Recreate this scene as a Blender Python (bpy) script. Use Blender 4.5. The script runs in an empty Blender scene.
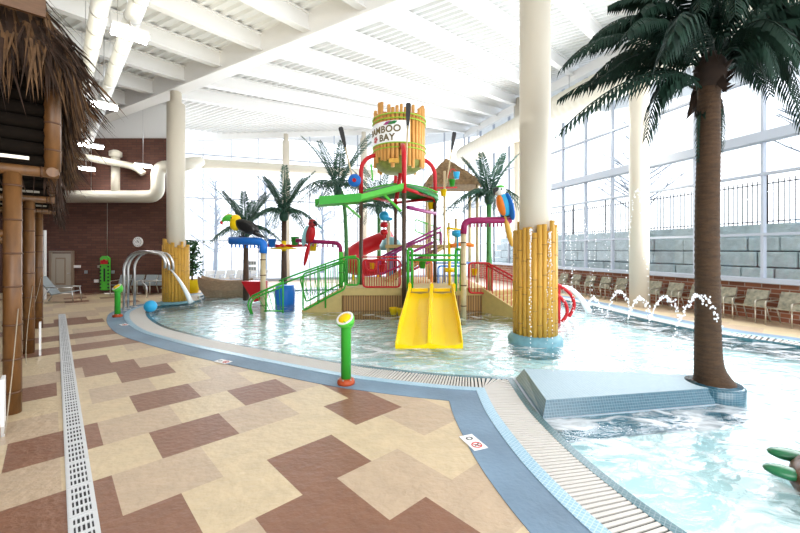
import bpy, bmesh, math, random
from mathutils import Vector as V, Matrix
from mathutils.geometry import tessellate_polygon
R = random.Random(7)
PI = math.pi
SC = bpy.context.scene
COL = SC.collection

# ------------------------------------------------------------------ camera, sky, exposure
F, HZ, CX, H = 376.0, 250.0, 400.0, 2.0       # focal length in pixels, horizon row, centre column, eye height
cam = bpy.data.cameras.new('camera'); cam_o = bpy.data.objects.new('camera', cam); COL.objects.link(cam_o)
cam.sensor_width = 36; cam.lens = 36*F/800; cam.shift_y = -(266.5-HZ)/800
cam.clip_start = .05; cam.clip_end = 500
cam_o.location = (0, 0, H); cam_o.rotation_euler = (PI/2, 0, 0)
SC.camera = cam_o
SKY = 1.05
w = bpy.data.worlds.new('overcast_sky'); SC.world = w; w.use_nodes = True
bg = w.node_tree.nodes['Background']; bg.inputs[0].default_value = (.86, .92, 1, 1); bg.inputs[1].default_value = SKY
SC.view_settings.view_transform = 'Standard'; SC.view_settings.look = 'None'
SC.view_settings.gamma = 1; SC.view_settings.use_curve_mapping = False
SC.view_settings.exposure = 1.5
SC.cycles.max_bounces = 10; SC.cycles.diffuse_bounces = 5; SC.cycles.transparent_max_bounces = 24
SC.cycles.caustics_reflective = False; SC.cycles.caustics_refractive = False
SC.cycles.sample_clamp_indirect = 6

def area_light(name, loc, d, sx, sy, rad, col=(.93, .96, 1)):      # area light: daylight at the glazed walls, added fill elsewhere
    l = bpy.data.lights.new(name, 'AREA'); l.shape = 'RECTANGLE'; l.size = sx; l.size_y = sy; l.energy = rad*PI*sx*sy; l.color = col
    o = bpy.data.objects.new(name, l); COL.objects.link(o); o.location = loc
    o.rotation_euler = V(d).to_track_quat('-Z', 'Y').to_euler(); return o
area_light('daylight_right', (8.5, 15.6, 4.6), (-.958, -.286, .05), 20, 6.5, 1.75)
area_light('daylight_back', (-3.6, 25.2, 4.4), (.3, -.95, .05), 16, 6.5, 1.35)
area_light('front_fill', (5.5, -4.6, 4.2), (-.25, 1, -.05), 11, 6, 1.7, (1, .98, .94))  # added fill from behind the camera, no window is built there
area_light('uplight_fill', (-6, 6.5, 5.2), (.1, .1, 1), 7, 7, .6, (1, .90, .62))  # added warm fill lighting the left ceiling from below, no fixture
area_light('uplight_fill_centre', (-.5, 13.5, 4.8), (0, 0, 1), 13, 11, .2, (.96, .96, 1))  # added fill hung in mid-air to lift the middle of the ceiling

# ------------------------------------------------------------------ helpers
def G(px, py, z=0.0):                          # a point on the level z seen at that place of the photo
    Y = F*(H-z)/(py-HZ); return V(((px-CX)*Y/F, Y, z))
def at(px, py, Y):                             # a point at distance Y
    return V(((px-CX)*Y/F, Y, H-(py-HZ)*Y/F))
E1 = V((-.681, .732, 0)); E2 = V((.732, .681, 0))     # the two directions of the paving
UP = V((0, 0, 1))

def tag(o, label=None, cat=None, group=None, kind=None):
    if label: o['label'] = label
    if cat: o['category'] = cat
    if group: o['group'] = group
    if kind: o['kind'] = kind
    return o
def empty(name, loc, label, cat, group=None, rz=0):
    o = bpy.data.objects.new(name, None); COL.objects.link(o); o.empty_display_size = .1
    o.location = loc; o.rotation_euler = (0, 0, rz)
    return tag(o, label, cat, group)
def copy_tree(o, parent=None):
    c = o.copy(); COL.objects.link(c); c.parent = parent
    for ch in [x for x in bpy.data.objects if x.parent == o]: copy_tree(ch, c)
    return c

class MB:
    def __init__(s, o=(0, 0, 0)): s.v = []; s.f = []; s.m = []; s.o = V(o); s.mi = 0; s.sm = []
    def add(s, vs, fs, smooth=False):
        n = len(s.v); s.v += [V(p)-s.o for p in vs]
        for f in fs: s.f.append([i+n for i in f]); s.m.append(s.mi); s.sm.append(smooth)
        return s
    def box(s, c, d, ex=V((1, 0, 0)), ey=V((0, 1, 0)), ez=UP):
        c = V(c); a, b, h = ex*d[0]/2, ey*d[1]/2, ez*d[2]/2
        vs = [c+i*a+j*b+k*h for k in (-1, 1) for j in (-1, 1) for i in (-1, 1)]
        return s.add(vs, [(0, 2, 3, 1), (4, 5, 7, 6), (0, 1, 5, 4), (2, 6, 7, 3), (0, 4, 6, 2), (1, 3, 7, 5)])
    def beam(s, p, q, wd, ht, up=UP):          # box from p to q (centre line)
        p, q = V(p), V(q); d = q-p; L = d.length; d.normalize(); sd = d.cross(up).normalized(); u = sd.cross(d)
        return s.box((p+q)/2, (L, wd, ht), d, sd, u)
    def tube(s, pts, r, n=8, caps=True, closed=False):
        pts = [V(p) for p in pts]; m = len(pts); rr = r if isinstance(r, (list, tuple)) else [r]*m
        vs = []; nrm = None
        for i, p in enumerate(pts):
            a = pts[i-1] if (i > 0 or closed) else p; b = pts[(i+1) % m] if (i < m-1 or closed) else p
            t = (b-a).normalized()
            if nrm is None:
                nrm = t.cross(UP if abs(t.z) < .9 else V((1, 0, 0))).normalized()
            else: nrm = (nrm-t*nrm.dot(t)).normalized()
            bi = t.cross(nrm)
            vs += [p+rr[i]*(math.cos(2*PI*k/n)*nrm+math.sin(2*PI*k/n)*bi) for k in range(n)]
        fs = []
        for i in range(m if closed else m-1):
            j = (i+1) % m
            for k in range(n): fs.append((i*n+k, i*n+(k+1) % n, j*n+(k+1) % n, j*n+k))
        s.add(vs, fs, True)
        if caps and not closed:
            b0 = len(s.v)-len(vs)
            s.f += [[b0+k for k in range(n)][::-1], [b0+(m-1)*n+k for k in range(n)]]; s.m += [s.mi]*2; s.sm += [False]*2
        return s
    def lathe(s, prof, c=(0, 0, 0), n=24, axis=UP, caps=True):
        c = V(c); ax = V(axis).normalized(); a = ax.cross(V((1, 0, 0)) if abs(ax.x) < .9 else V((0, 1, 0))).normalized(); b = ax.cross(a)
        vs = [c+ax*z+r*(math.cos(2*PI*k/n)*a+math.sin(2*PI*k/n)*b) for r, z in prof for k in range(n)]
        fs = [(i*n+k, i*n+(k+1) % n, (i+1)*n+(k+1) % n, (i+1)*n+k) for i in range(len(prof)-1) for k in range(n)]
        s.add(vs, fs, True)
        if caps:
            b0 = len(s.v)-len(vs); m = len(prof)
            s.f += [[b0+k for k in range(n)][::-1], [b0+(m-1)*n+k for k in range(n)]]; s.m += [s.mi]*2; s.sm += [False]*2
        return s
    def ball(s, c, r, n=12, m=8, rot=None):
        r = r if isinstance(r, (tuple, list)) else (r, r, r); c = V(c); vs = [];
        for i in range(1, m):
            th = PI*i/m
            for k in range(n):
                ph = 2*PI*k/n; vs.append(V((r[0]*math.sin(th)*math.cos(ph), r[1]*math.sin(th)*math.sin(ph), r[2]*math.cos(th))))
        vs += [V((0, 0, r[2])), V((0, 0, -r[2]))]
        if rot: vs = [rot @ p for p in vs]
        fs = [(i*n+k, (i+1)*n+k, (i+1)*n+(k+1) % n, i*n+(k+1) % n) for i in range(m-2) for k in range(n)]
        T = (m-1)*n
        fs += [(T, k, (k+1) % n) for k in range(n)] + [(T+1, (m-2)*n+(k+1) % n, (m-2)*n+k) for k in range(n)]
        return s.add([p+c for p in vs], fs, True)
    def prism(s, poly, d):                     # planar polygon extruded by the vector d
        poly = [V(p) for p in poly]; n = len(poly); d = V(d)
        return s.add(poly+[p+d for p in poly], [tuple(range(n))[::-1], tuple(range(n, 2*n))]+[(i, (i+1) % n, n+(i+1) % n, n+i) for i in range(n)])
    def strip(s, A, B, smooth=False):
        n = len(A); return s.add(list(A)+list(B), [(i, i+1, n+i+1, n+i) for i in range(n-1)], smooth)
    def strand(s, p, q, wd, bend=.1):          # a straw or leaf: three-sided tapering blade
        p, q = V(p), V(q); d = q-p; sd = d.cross(V((R.uniform(-1, 1), R.uniform(-1, 1), .3))).normalized()*wd; n2 = d.cross(sd).normalized()*wd*.6
        m = p.lerp(q, .55)+UP*d.length*bend
        return s.add([p+sd, p-sd, p+n2, m+sd*.8, m-sd*.8, m+n2*.8, q], [(0, 1, 4, 3), (1, 2, 5, 4), (2, 0, 3, 5), (3, 4, 6), (4, 5, 6), (5, 3, 6)])
    def build(s, name, mat, parent=None, kind=None, fix=True):
        me = bpy.data.meshes.new(name); me.from_pydata([tuple(p) for p in s.v], [], s.f)
        for m in (mat if isinstance(mat, (list, tuple)) else [mat]): me.materials.append(m)
        me.polygons.foreach_set('material_index', s.m); me.polygons.foreach_set('use_smooth', s.sm)
        if fix:
            bm = bmesh.new(); bm.from_mesh(me); bmesh.ops.recalc_face_normals(bm, faces=bm.faces); bm.to_mesh(me); bm.free()
        me.update()
        o = bpy.data.objects.new(name, me); COL.objects.link(o)
        if parent is not None: o.parent = parent
        else: o.location = s.o
        if kind: o['kind'] = kind
        return o
def bez(p, c, q, n=10): return [V(p)*(1-t)**2+V(c)*2*t*(1-t)+V(q)*t*t for t in [i/n for i in range(n+1)]]
def catmull(pts, per=8, closed=False):
    pts = [V(p) for p in pts]; m = len(pts); out = []
    for i in range(m if closed else m-1):
        p0 = pts[(i-1) % m] if (closed or i > 0) else pts[0]*2-pts[1]; p1 = pts[i]; p2 = pts[(i+1) % m]
        p3 = pts[(i+2) % m] if (closed or i < m-2) else pts[-1]*2-pts[-2]
        for k in range(per):
            t = k/per; out.append(.5*(2*p1+(p2-p0)*t+(2*p0-5*p1+4*p2-p3)*t*t+(3*p1-p0-3*p2+p3)*t**3))
    if not closed: out.append(pts[-1])
    return out
def rnd(pts, r=.12, n=4):                       # polyline with rounded corners
    pts = [V(p) for p in pts]; out = [pts[0]]
    for i in range(1, len(pts)-1):
        a, b, c = pts[i-1], pts[i], pts[i+1]; ra = min(r, (a-b).length*.45); rc = min(r, (c-b).length*.45)
        out += bez(b+(a-b).normalized()*ra, b, b+(c-b).normalized()*rc, n)
    return out+[pts[-1]]

# ------------------------------------------------------------------ materials
def mat(name, col, rough=.5, metal=0, noise=0, scale=8, bump=0, bscale=30, spec=.5, stretch=(1, 1, 1), col2=None):
    m = bpy.data.materials.new(name); m.use_nodes = True; nt = m.node_tree; b = nt.nodes['Principled BSDF']
    b.inputs['Base Color'].default_value = (*col, 1); b.inputs['Roughness'].default_value = rough; b.inputs['Metallic'].default_value = metal
    b.inputs['Specular IOR Level'].default_value = spec
    N = nt.nodes.new; L = nt.links.new
    if noise or bump:
        tc = N('ShaderNodeTexCoord'); mp = N('ShaderNodeMapping'); mp.inputs['Scale'].default_value = stretch; L(tc.outputs['Object'], mp.inputs[0])
    if noise:
        nz = N('ShaderNodeTexNoise'); nz.inputs['Scale'].default_value = scale; nz.inputs['Detail'].default_value = 4; L(mp.outputs[0], nz.inputs['Vector'])
        mr = N('ShaderNodeMapRange'); mr.inputs[1].default_value = .3; mr.inputs[2].default_value = .7; L(nz.outputs['Fac'], mr.inputs[0])
        mx = N('ShaderNodeMix'); mx.data_type = 'RGBA'; L(mr.outputs[0], mx.inputs[0])
        c2 = col2 or tuple(max(0, c*(1-noise)) for c in col)
        mx.inputs[6].default_value = (*col, 1); mx.inputs[7].default_value = (*c2, 1); L(mx.outputs[2], b.inputs['Base Color'])
    if bump:
        nz = N('ShaderNodeTexNoise'); nz.inputs['Scale'].default_value = bscale; nz.inputs['Detail'].default_value = 3; L(mp.outputs[0], nz.inputs['Vector'])
        bp = N('ShaderNodeBump'); bp.inputs['Strength'].default_value = bump; bp.inputs['Distance'].default_value = .05
        L(nz.outputs['Fac'], bp.inputs['Height']); L(bp.outputs[0], b.inputs['Normal'])
    return m
def brick_mat(name, c1, c2, mortar, bw, bh, ms=.02, rot=None, flat=False, rough=.8, bump=.3):
    m = mat(name, c1, rough); nt = m.node_tree; b = nt.nodes['Principled BSDF']; N = nt.nodes.new; L = nt.links.new
    tc = N('ShaderNodeTexCoord'); mp = N('ShaderNodeMapping'); L(tc.outputs['Object'], mp.inputs[0])
    if rot: mp.inputs['Rotation'].default_value = rot
    t = N('ShaderNodeTexBrick'); L(mp.outputs[0], t.inputs['Vector'])
    t.inputs['Color1'].default_value = (*c1, 1); t.inputs['Color2'].default_value = (*c2, 1); t.inputs['Mortar'].default_value = (*mortar, 1)
    t.inputs['Scale'].default_value = 1; t.inputs['Brick Width'].default_value = bw; t.inputs['Row Height'].default_value = bh; t.inputs['Mortar Size'].default_value = ms
    if flat: t.offset = 0
    L(t.outputs['Color'], b.inputs['Base Color'])
    bp = N('ShaderNodeBump'); bp.inputs['Strength'].default_value = bump; bp.inputs['Distance'].default_value = .01; bp.invert = True
    L(t.outputs['Fac'], bp.inputs['Height']); L(bp.outputs[0], b.inputs['Normal'])
    return m
def emit(name, col, s):
    m = bpy.data.materials.new(name); m.use_nodes = True; b = m.node_tree.nodes['Principled BSDF']
    b.inputs['Base Color'].default_value = (*col, 1); b.inputs['Emission Color'].default_value = (*col, 1); b.inputs['Emission Strength'].default_value = s
    return m
def clear(name, tint, gloss_rough=.02, ior=1.33, bump=0, bscale=3, stretch=(1, 1, 1), white=0, refl=1.0):
    m = bpy.data.materials.new(name); m.use_nodes = True; nt = m.node_tree; nt.nodes.clear(); N = nt.nodes.new; L = nt.links.new
    o = N('ShaderNodeOutputMaterial'); tr = N('ShaderNodeBsdfTransparent'); gl = N('ShaderNodeBsdfGlossy'); fr = N('ShaderNodeLayerWeight'); mx = N('ShaderNodeMixShader')
    tr.inputs[0].default_value = (*tint, 1); gl.inputs['Roughness'].default_value = gloss_rough; pw = N('ShaderNodeMath'); pw.operation = 'POWER'; pw.inputs[1].default_value = 5; L(fr.outputs['Facing'], pw.inputs[0]); ml = N('ShaderNodeMath'); ml.operation = 'MULTIPLY_ADD'; f0 = ((ior-1)/(ior+1))**2; ml.inputs[1].default_value = (1-f0)*refl; ml.inputs[2].default_value = f0; L(pw.outputs[0], ml.inputs[0])
    src = tr
    if bump:
        tc = N('ShaderNodeTexCoord'); mp = N('ShaderNodeMapping'); mp.inputs['Scale'].default_value = stretch; L(tc.outputs['Object'], mp.inputs[0])
        nz = N('ShaderNodeTexNoise'); nz.inputs['Scale'].default_value = bscale; nz.inputs['Detail'].default_value = 3; nz.inputs['Distortion'].default_value = .6; L(mp.outputs[0], nz.inputs['Vector'])
        bp = N('ShaderNodeBump'); bp.inputs['Strength'].default_value = bump; bp.inputs['Distance'].default_value = .1; L(nz.outputs['Fac'], bp.inputs['Height'])
        L(bp.outputs[0], gl.inputs['Normal']); L(bp.outputs[0], fr.inputs['Normal'])
        if white:
            df = N('ShaderNodeBsdfDiffuse'); df.inputs[0].default_value = (.80, .83, .86, 1); n2 = N('ShaderNodeTexNoise'); n2.inputs['Scale'].default_value = bscale*.55; n2.inputs['Detail'].default_value = 6; n2.inputs['Distortion'].default_value = 1.2
            L(mp.outputs[0], n2.inputs['Vector']); mr = N('ShaderNodeMapRange'); mr.inputs[1].default_value = .47; mr.inputs[2].default_value = .66; mr.inputs[4].default_value = white
            L(n2.outputs['Fac'], mr.inputs[0]); m2 = N('ShaderNodeMixShader'); L(mr.outputs[0], m2.inputs[0]); L(tr.outputs[0], m2.inputs[1]); L(df.outputs[0], m2.inputs[2]); src = m2
    L(ml.outputs[0], mx.inputs[0]); L(src.outputs[0], mx.inputs[1]); L(gl.outputs[0], mx.inputs[2]); L(mx.outputs[0], o.inputs[0])
    return m
M = {}
M['cream'] = mat('paver_cream', (.66, .52, .33), .42, noise=.14, scale=5, bump=.25, bscale=14)
M['tan'] = mat('paver_tan', (.55, .41, .28), .42, noise=.14, scale=5, bump=.25, bscale=14)
M['brown'] = mat('paver_brown', (.25, .115, .065), .42, noise=.16, scale=5, bump=.25, bscale=14)
M['bluepave'] = mat('blue_deck_paint', (.20, .31, .43), .55, noise=.35, scale=1.1, bump=.15, bscale=20)
M['lighttile'] = brick_mat('light_blue_mosaic', (.26, .46, .60), (.32, .52, .66), (.52, .68, .78), .035, .035, .003, rot=(0, 0, .75), flat=True, rough=.3)
M['teal'] = brick_mat('teal_mosaic', (.025, .11, .14), (.045, .15, .18), (.12, .22, .26), .035, .035, .003, rot=(0, 0, .75), flat=True, rough=.25)
M['grate'] = mat('gutter_grate_plastic', (.62, .59, .55), .5)
M['gutter'] = mat('gutter_channel', (.10, .085, .07), .8)
M['poolfloor'] = mat('pool_plaster', (.68, .87, .89), .7, noise=.1, scale=1.5)
M['water'] = clear('pool_water', (.90, .985, .99), .03, 1.34, bump=.35, bscale=3.2, stretch=(1, 1.6, 1), white=.85)
M['spray'] = mat('white_water', (.95, .97, 1), .25)
M['glass'] = clear('window_glass', (.97, .985, .99), .0, 1.45)
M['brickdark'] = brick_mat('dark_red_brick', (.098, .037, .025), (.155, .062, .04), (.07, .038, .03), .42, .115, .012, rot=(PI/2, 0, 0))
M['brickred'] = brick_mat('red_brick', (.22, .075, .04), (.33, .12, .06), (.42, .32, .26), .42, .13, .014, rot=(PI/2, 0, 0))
M['white'] = mat('white_steel', (.84, .835, .82), .5)
M['frame'] = mat('white_aluminium', (.46, .50, .58), .4)
M['ceil'] = mat('roof_deck_white', (.82, .82, .81), .6)
M['colm'] = mat('column_cream', (.68, .62, .51), .5)
M['duct'] = mat('duct_cream', (.62, .585, .49), .45)
M['ductw'] = mat('fabric_duct_white', (.66, .68, .70), .6)
M['black'] = mat('black_steel', (.02, .02, .022), .5)
M['stone'] = mat('block_stone', (.44, .54, .57), .9, noise=.25, scale=3, bump=.6, bscale=8)
M['snow'] = mat('pale_ground', (.6, .64, .68), .9, noise=.1, scale=.6)
M['bark'] = mat('bare_tree_bark', (.36, .40, .46), .9)
M['bamboo'] = mat('golden_bamboo', (.70, .39, .065), .45, noise=.25, spec=.3, scale=5, stretch=(3, 3, .6))
M['bamboobucket'] = mat('orange_bamboo', (.74, .37, .10), .45, noise=.2, scale=5, stretch=(3, 3, .6), spec=.3)
M['bamboodark'] = mat('brown_bamboo', (.21, .092, .026), .45, noise=.5, scale=4, stretch=(3, 3, .8))
M['bamboopale'] = mat('pale_bamboo', (.62, .50, .30), .5, noise=.2, scale=5)
M['node'] = mat('bamboo_joint', (.10, .045, .02), .6)
M['nodeg'] = mat('golden_bamboo_joint', (.36, .20, .05), .6)
M['thatchdark'] = mat('dark_thatch', (.045, .02, .009), .9, noise=.5, scale=9)
M['thatch'] = mat('dry_thatch', (.17, .085, .033), .85, noise=.6, scale=9)
M['thatchlight'] = mat('pale_thatch', (.30, .19, .09), .9, noise=.5, scale=9)
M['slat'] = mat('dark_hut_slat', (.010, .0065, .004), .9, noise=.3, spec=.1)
M['board'] = mat('stained_board', (.17, .085, .04), .55, noise=.3, stretch=(1, 6, 6))
M['rope'] = mat('rope', (.36, .30, .22), .9)
M['paper'] = mat('white_sign_face', (.88, .88, .88), .5)
M['ink'] = mat('black_print', (.02, .02, .025), .5)
M['redink'] = mat('red_print', (.6, .03, .03), .5)
M['steel'] = mat('brushed_steel', (.62, .62, .62), .28, 1)
M['drain'] = mat('drain_grate_white', (.66, .67, .68), .45)
M['drainhole'] = mat('drain_slot', (.035, .035, .04), .8)
for k, c in dict(green=(.04, .36, .035), lgreen=(.10, .55, .06), dgreen=(.02, .20, .05), red=(.52, .015, .022), drkred=(.33, .03, .03), yellow=(.9, .6, .004), blue=(.02, .17, .62), lblue=(.04, .42, .75), magenta=(.30, .018, .10), purple=(.32, .045, .19), orange=(.85, .22, .03), rust=(.42, .07, .02), teal2=(.22, .42, .44)).items():
    M[k] = mat(k+'_paint', c, .35, spec=.25)
M['slide'] = mat('yellow_fibreglass', (.93, .66, .004), .35, spec=.15)
M['post'] = mat('dark_wood_post', (.10, .055, .032), .55, noise=.5, scale=6, stretch=(3, 3, .5))
M['cap'] = mat('tan_wall_cap', (.55, .41, .16), .75, noise=.12)
M['clad'] = brick_mat('bamboo_cladding', (.36, .19, .065), (.46, .27, .11), (.10, .05, .02), .08, 3, .012, rot=(PI/2, 0, 0), flat=True)
M['clad'].node_tree.nodes['Brick Texture'].inputs['Row Height'].default_value = 5
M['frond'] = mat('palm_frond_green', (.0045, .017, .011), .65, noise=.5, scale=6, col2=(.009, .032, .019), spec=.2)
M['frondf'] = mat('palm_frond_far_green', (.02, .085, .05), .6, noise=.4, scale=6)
M['palmbark'] = mat('palm_trunk_brown', (.085, .042, .016), .8, noise=.5, scale=7, bump=.6, bscale=26, stretch=(1, 1, 5))
M['stemgreen'] = mat('green_stem', (.07, .26, .07), .5, noise=.3)
M['leaf'] = mat('shrub_leaf', (.02, .10, .02), .5, noise=.4)
M['hull'] = mat('weathered_wood', (.44, .31, .20), .7, noise=.5, scale=6, stretch=(1, 6, 12))
M['fabric'] = mat('patterned_sling_fabric', (.42, .38, .28), .9, noise=.6, scale=9, col2=(.17, .17, .13))
M['fabricw'] = mat('pale_sling_fabric', (.72, .72, .72), .9)
M['fabricg'] = mat('grey_sling_fabric', (.30, .34, .36), .9)
M['cframe'] = mat('champagne_chair_frame', (.50, .46, .38), .35, .7)
M['door'] = mat('beige_door', (.47, .42, .34), .5)
M['doorglass'] = mat('bronze_door_panel', (.30, .22, .16), .3)
M['lamp'] = emit('lamp_tube', (1, .98, .95), 22)
M['lampbody'] = mat('lamp_housing', (.8, .8, .8), .5)
M['shell'] = mat('turtle_shell', (.22, .095, .04), .35, noise=.6, scale=9, col2=(.09, .03, .015))
M['tgreen'] = mat('turtle_skin', (.015, .16, .06), .3)
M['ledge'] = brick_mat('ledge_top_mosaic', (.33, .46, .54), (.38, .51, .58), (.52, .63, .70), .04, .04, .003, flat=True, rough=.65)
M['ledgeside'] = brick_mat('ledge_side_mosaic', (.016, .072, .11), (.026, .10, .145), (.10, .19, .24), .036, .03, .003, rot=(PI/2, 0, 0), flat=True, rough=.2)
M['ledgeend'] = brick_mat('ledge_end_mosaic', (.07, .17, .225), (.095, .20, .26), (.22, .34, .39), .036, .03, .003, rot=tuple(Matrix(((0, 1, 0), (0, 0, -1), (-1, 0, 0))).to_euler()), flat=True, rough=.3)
M['basestone'] = mat('teal_column_base', (.16, .36, .43), .5, noise=.25, scale=9)
M['concdeck'] = mat('far_deck_sand', (.62, .50, .40), .7, noise=.1)
M['feather'] = mat('black_feather_paint', (.012, .012, .013), .3)
M['ropegreen'] = mat('lime_rope', (.28, .50, .03), .6)
M['under'] = mat('olive_underside', (.20, .22, .03), .7, noise=.4)

# ------------------------------------------------------------------ pool outline
front = [(-7.9, 14.9, 0), (-8.55, 13.6, 0), (-8.35, 12.6, 0), (-7.84, 11.75, 0), (-7.03, 10.74, 0), (-6.01, 9.72, 0), (-5.05, 9.02, 0), (-4.0, 8.33, 0), (-2.63, 7.55, 0), (-.85, 6.6, 0), (-.117, 6.3, 0), (.8, 6.02, 0), (1.75, 5.86, 0)]
right = [(1.75, 5.86, 0), (1.69, 4.9, 0), (1.70, 4.32, 0), (1.79, 3.5, 0), (2.0, 2.7, 0), (2.4, 1.8, 0), (3.2, .9, 0), (4.8, .3, 0), (6.8, .6, 0), (8.3, 2.2, 0), (8.8, 4.5, 0), (8.55, 6.7, 0), (8.2, 7.9, 0), (7.5, 8.95, 0), (7.0, 11.0, 0), (6.7, 14.2, 0), (5.9, 16.5, 0), (4.2, 18.3, 0), (1, 19.4, 0), (-3, 19.2, 0), (-6.6, 18.2, 0), (-8.6, 16.7, 0), (-7.9, 14.9, 0)]
EDGE = catmull(front, 6)[:-1]+catmull(right, 6)[:-1]
def offset(poly, d):                            # away from the water
    n = len(poly); out = []
    for i in range(n):
        a, b, c = poly[i-1], poly[i], poly[(i+1) % n]
        n1 = V(((b-a).y, -(b-a).x, 0)).normalized(); n2 = V(((c-b).y, -(c-b).x, 0)).normalized()
        m = (n1+n2).normalized(); out.append(b+m*(d/max(.45, m.dot(n1))))
    return out
area = sum(EDGE[i-1].x*EDGE[i].y-EDGE[i].x*EDGE[i-1].y for i in range(len(EDGE)))
SGN = 1 if area > 0 else -1
OFF = lambda d: offset(EDGE, d*SGN)
IC = min(range(len(EDGE)), key=lambda i: (EDGE[i]-V((1.75, 5.86, 0))).length)
def OFF(d):                                     # the mitre at the deck's corner takes in the points it would fold over
    o = offset(EDGE, d*SGN); c = EDGE[IC]; b = o[IC]-c; cr = lambda p: b.x*(p-c).y-b.y*(p-c).x
    for i in range(IC-14, IC+15):
        if i != IC and cr(o[i % len(o)])*cr(EDGE[i % len(o)]) <= 0: o[i % len(o)] = o[IC].copy()
    return o
E_t, E_g, E_l, E_b = OFF(.09), OFF(.50), OFF(.63), OFF(1.04)
def ring(A, B, z, name, m, thick=.0):
    mb = MB(); n = len(A); A = [V((p.x, p.y, z)) for p in A]; B = [V((p.x, p.y, z)) for p in B]
    if thick:
        A2 = [p-UP*thick for p in A]; B2 = [p-UP*thick for p in B]
        mb.add(A+B+A2+B2, [(i, (i+1) % n, n+(i+1) % n, n+i) for i in range(n)]+[(i, (i+1) % n, 2*n+(i+1) % n, 2*n+i) for i in range(n)]+[(n+i, n+(i+1) % n, 3*n+(i+1) % n, 3*n+i) for i in range(n)])
    else: mb.add(A+B, [(i, (i+1) % n, n+(i+1) % n, n+i) for i in range(n)])
    return mb.build(name, m, kind='structure')
def inside(p, poly):
    c = False; n = len(poly); j = n-1
    for i in range(n):
        a, b = poly[i], poly[j]
        if (a.y > p.y) != (b.y > p.y) and p.x < (b.x-a.x)*(p.y-a.y)/(b.y-a.y)+a.x: c = not c
        j = i
    return c

# ------------------------------------------------------------------ deck paving
BROWN = [(192,436),(162,398),(96,366),(145,373),(126,367),(77,361),(62,441),(39,447),(94,434),(107,496),(162,515),(39,392),(262,391),(32,512),(127,339),(102,331),(82,335),(74,345),(323,463),(331,506),(365,405),(344,389),(445,515),(101,321),(83,317)]
TAN = [(136,418),(120,390),(172,467),(240,415),(224,381),(29,426),(29,480),(160,360),(112,346),(140,345),(215,380),(222,370),(80,372),(106,336),(403,480),(425,411),(471,483),(393,395),(273,411),(299,382),(260,525)]
SU, SV = .72, .70
def cell(p):
    u = p.dot(E2); v = p.dot(E1); k = math.floor((v-2.79)/SV); o = .07 if k % 2 == 0 else .40
    return (math.floor((u-o)/SU), k)
CLS = {}
for q in TAN: CLS[cell(G(*q))] = 1
for q in BROWN: CLS[cell(G(*q))] = 2
mb = MB(); rr = random.Random(3); NS = 5
for k in range(-10, 36):
    o = .07 if k % 2 == 0 else .40
    for j in range(-28, 24):
        c = E2*((j+.5)*SU+o)+E1*((k+.5)*SV+2.79)
        x = rr.random()
        if c.y < -2 or c.y > 17.6+max(0, (c.x+10.8)*.9) or c.x > 10.9 or c.x < -22: continue
        if c.y > 24: continue
        cl = CLS.get((j, k), None)
        if cl is None:
            near = 0 < c.y < 8.5 and c.x > -6.5
            cl = 0 if near else (0 if x < .55 else 1 if x < .85 or c.x > 4 else 2)
        mb.mi = cl
        if all(not inside(c+E2*a*SU*.5+E1*b*SV*.5, E_b) for a in (-1, 0, 1) for b in (-1, 0, 1)):
            q = [c+E2*a*SU/2+E1*b*SV/2 for a, b in ((-1, -1), (1, -1), (1, 1), (-1, 1))]
            mb.add(q, [(0, 1, 2, 3)])
        else:
            for a in range(NS):
                for b in range(NS):
                    d = c+E2*((a+.5)/NS-.5)*SU+E1*((b+.5)/NS-.5)*SV; h = .5/NS
                    q = [d+E2*s*h*SU+E1*t*h*SV for s, t in ((-1, -1), (1, -1), (1, 1), (-1, 1))]
                    if all(inside(p, E_b) for p in q): continue
                    mb.add(q, [(0, 1, 2, 3)])
mb.build('floor', [M['cream'], M['tan'], M['brown']], kind='structure', fix=False)
ring(E_l, E_b, .006, 'trim_1', M['bluepave'], .02)
ring(E_g, E_l, .012, 'trim_2', M['lighttile'], .02)
ring(EDGE, E_t, .012, 'trim_3', M['teal'], .4)
gut = MB(); n = len(EDGE)
gut.add([V((p.x, p.y, -.05)) for p in E_t]+[V((p.x, p.y, -.05)) for p in E_g], [(i, (i+1) % n, n+(i+1) % n, n+i) for i in range(n)])
gut.build('trim_4', M['gutter'], kind='structure')
gr = MB(); L = 0                                # slats of the overflow grating, across the gutter
acc = 0
for i in range(n):
    a, b = E_t[i], E_t[(i+1) % n]; c, d = E_g[i], E_g[(i+1) % n]
    far = (a.y > 12.5 or a.x > 5)
    mid = ((a+c)/2-(b+d)/2).length; step = .09 if far else .048
    cnt = max(1, round(mid/step))
    for q in range(cnt):
        t0 = (q+.15)/cnt; t1 = (q+.76)/cnt
        P = [a.lerp(b, t0), a.lerp(b, t1), c.lerp(d, t1), c.lerp(d, t0)]
        P = [V((p.x, p.y, -.004)) for p in P]; Q = [p+UP*.014 for p in P]
        gr.add(P+Q, [(4, 5, 6, 7), (0, 1, 5, 4), (1, 2, 6, 5), (2, 3, 7, 6), (3, 0, 4, 7)])
o = gr.build('gutter_grating', M['grate'], fix=False)
tag(o, 'white slatted overflow grating running all round the pool rim', 'grating')
pf = MB(); nE = len(EDGE)
tri = tessellate_polygon([EDGE])
pf.add([V((p.x, p.y, -.28)) for p in EDGE], [tuple(t) for t in tri]); pf.build('floor_pool', M['poolfloor'], kind='structure')
wt = MB(); wt.add([V((p.x, p.y, -.025)) for p in EDGE], [tuple(t) for t in tri]); wt.build('pool_water', M['water'], kind='structure')

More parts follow.
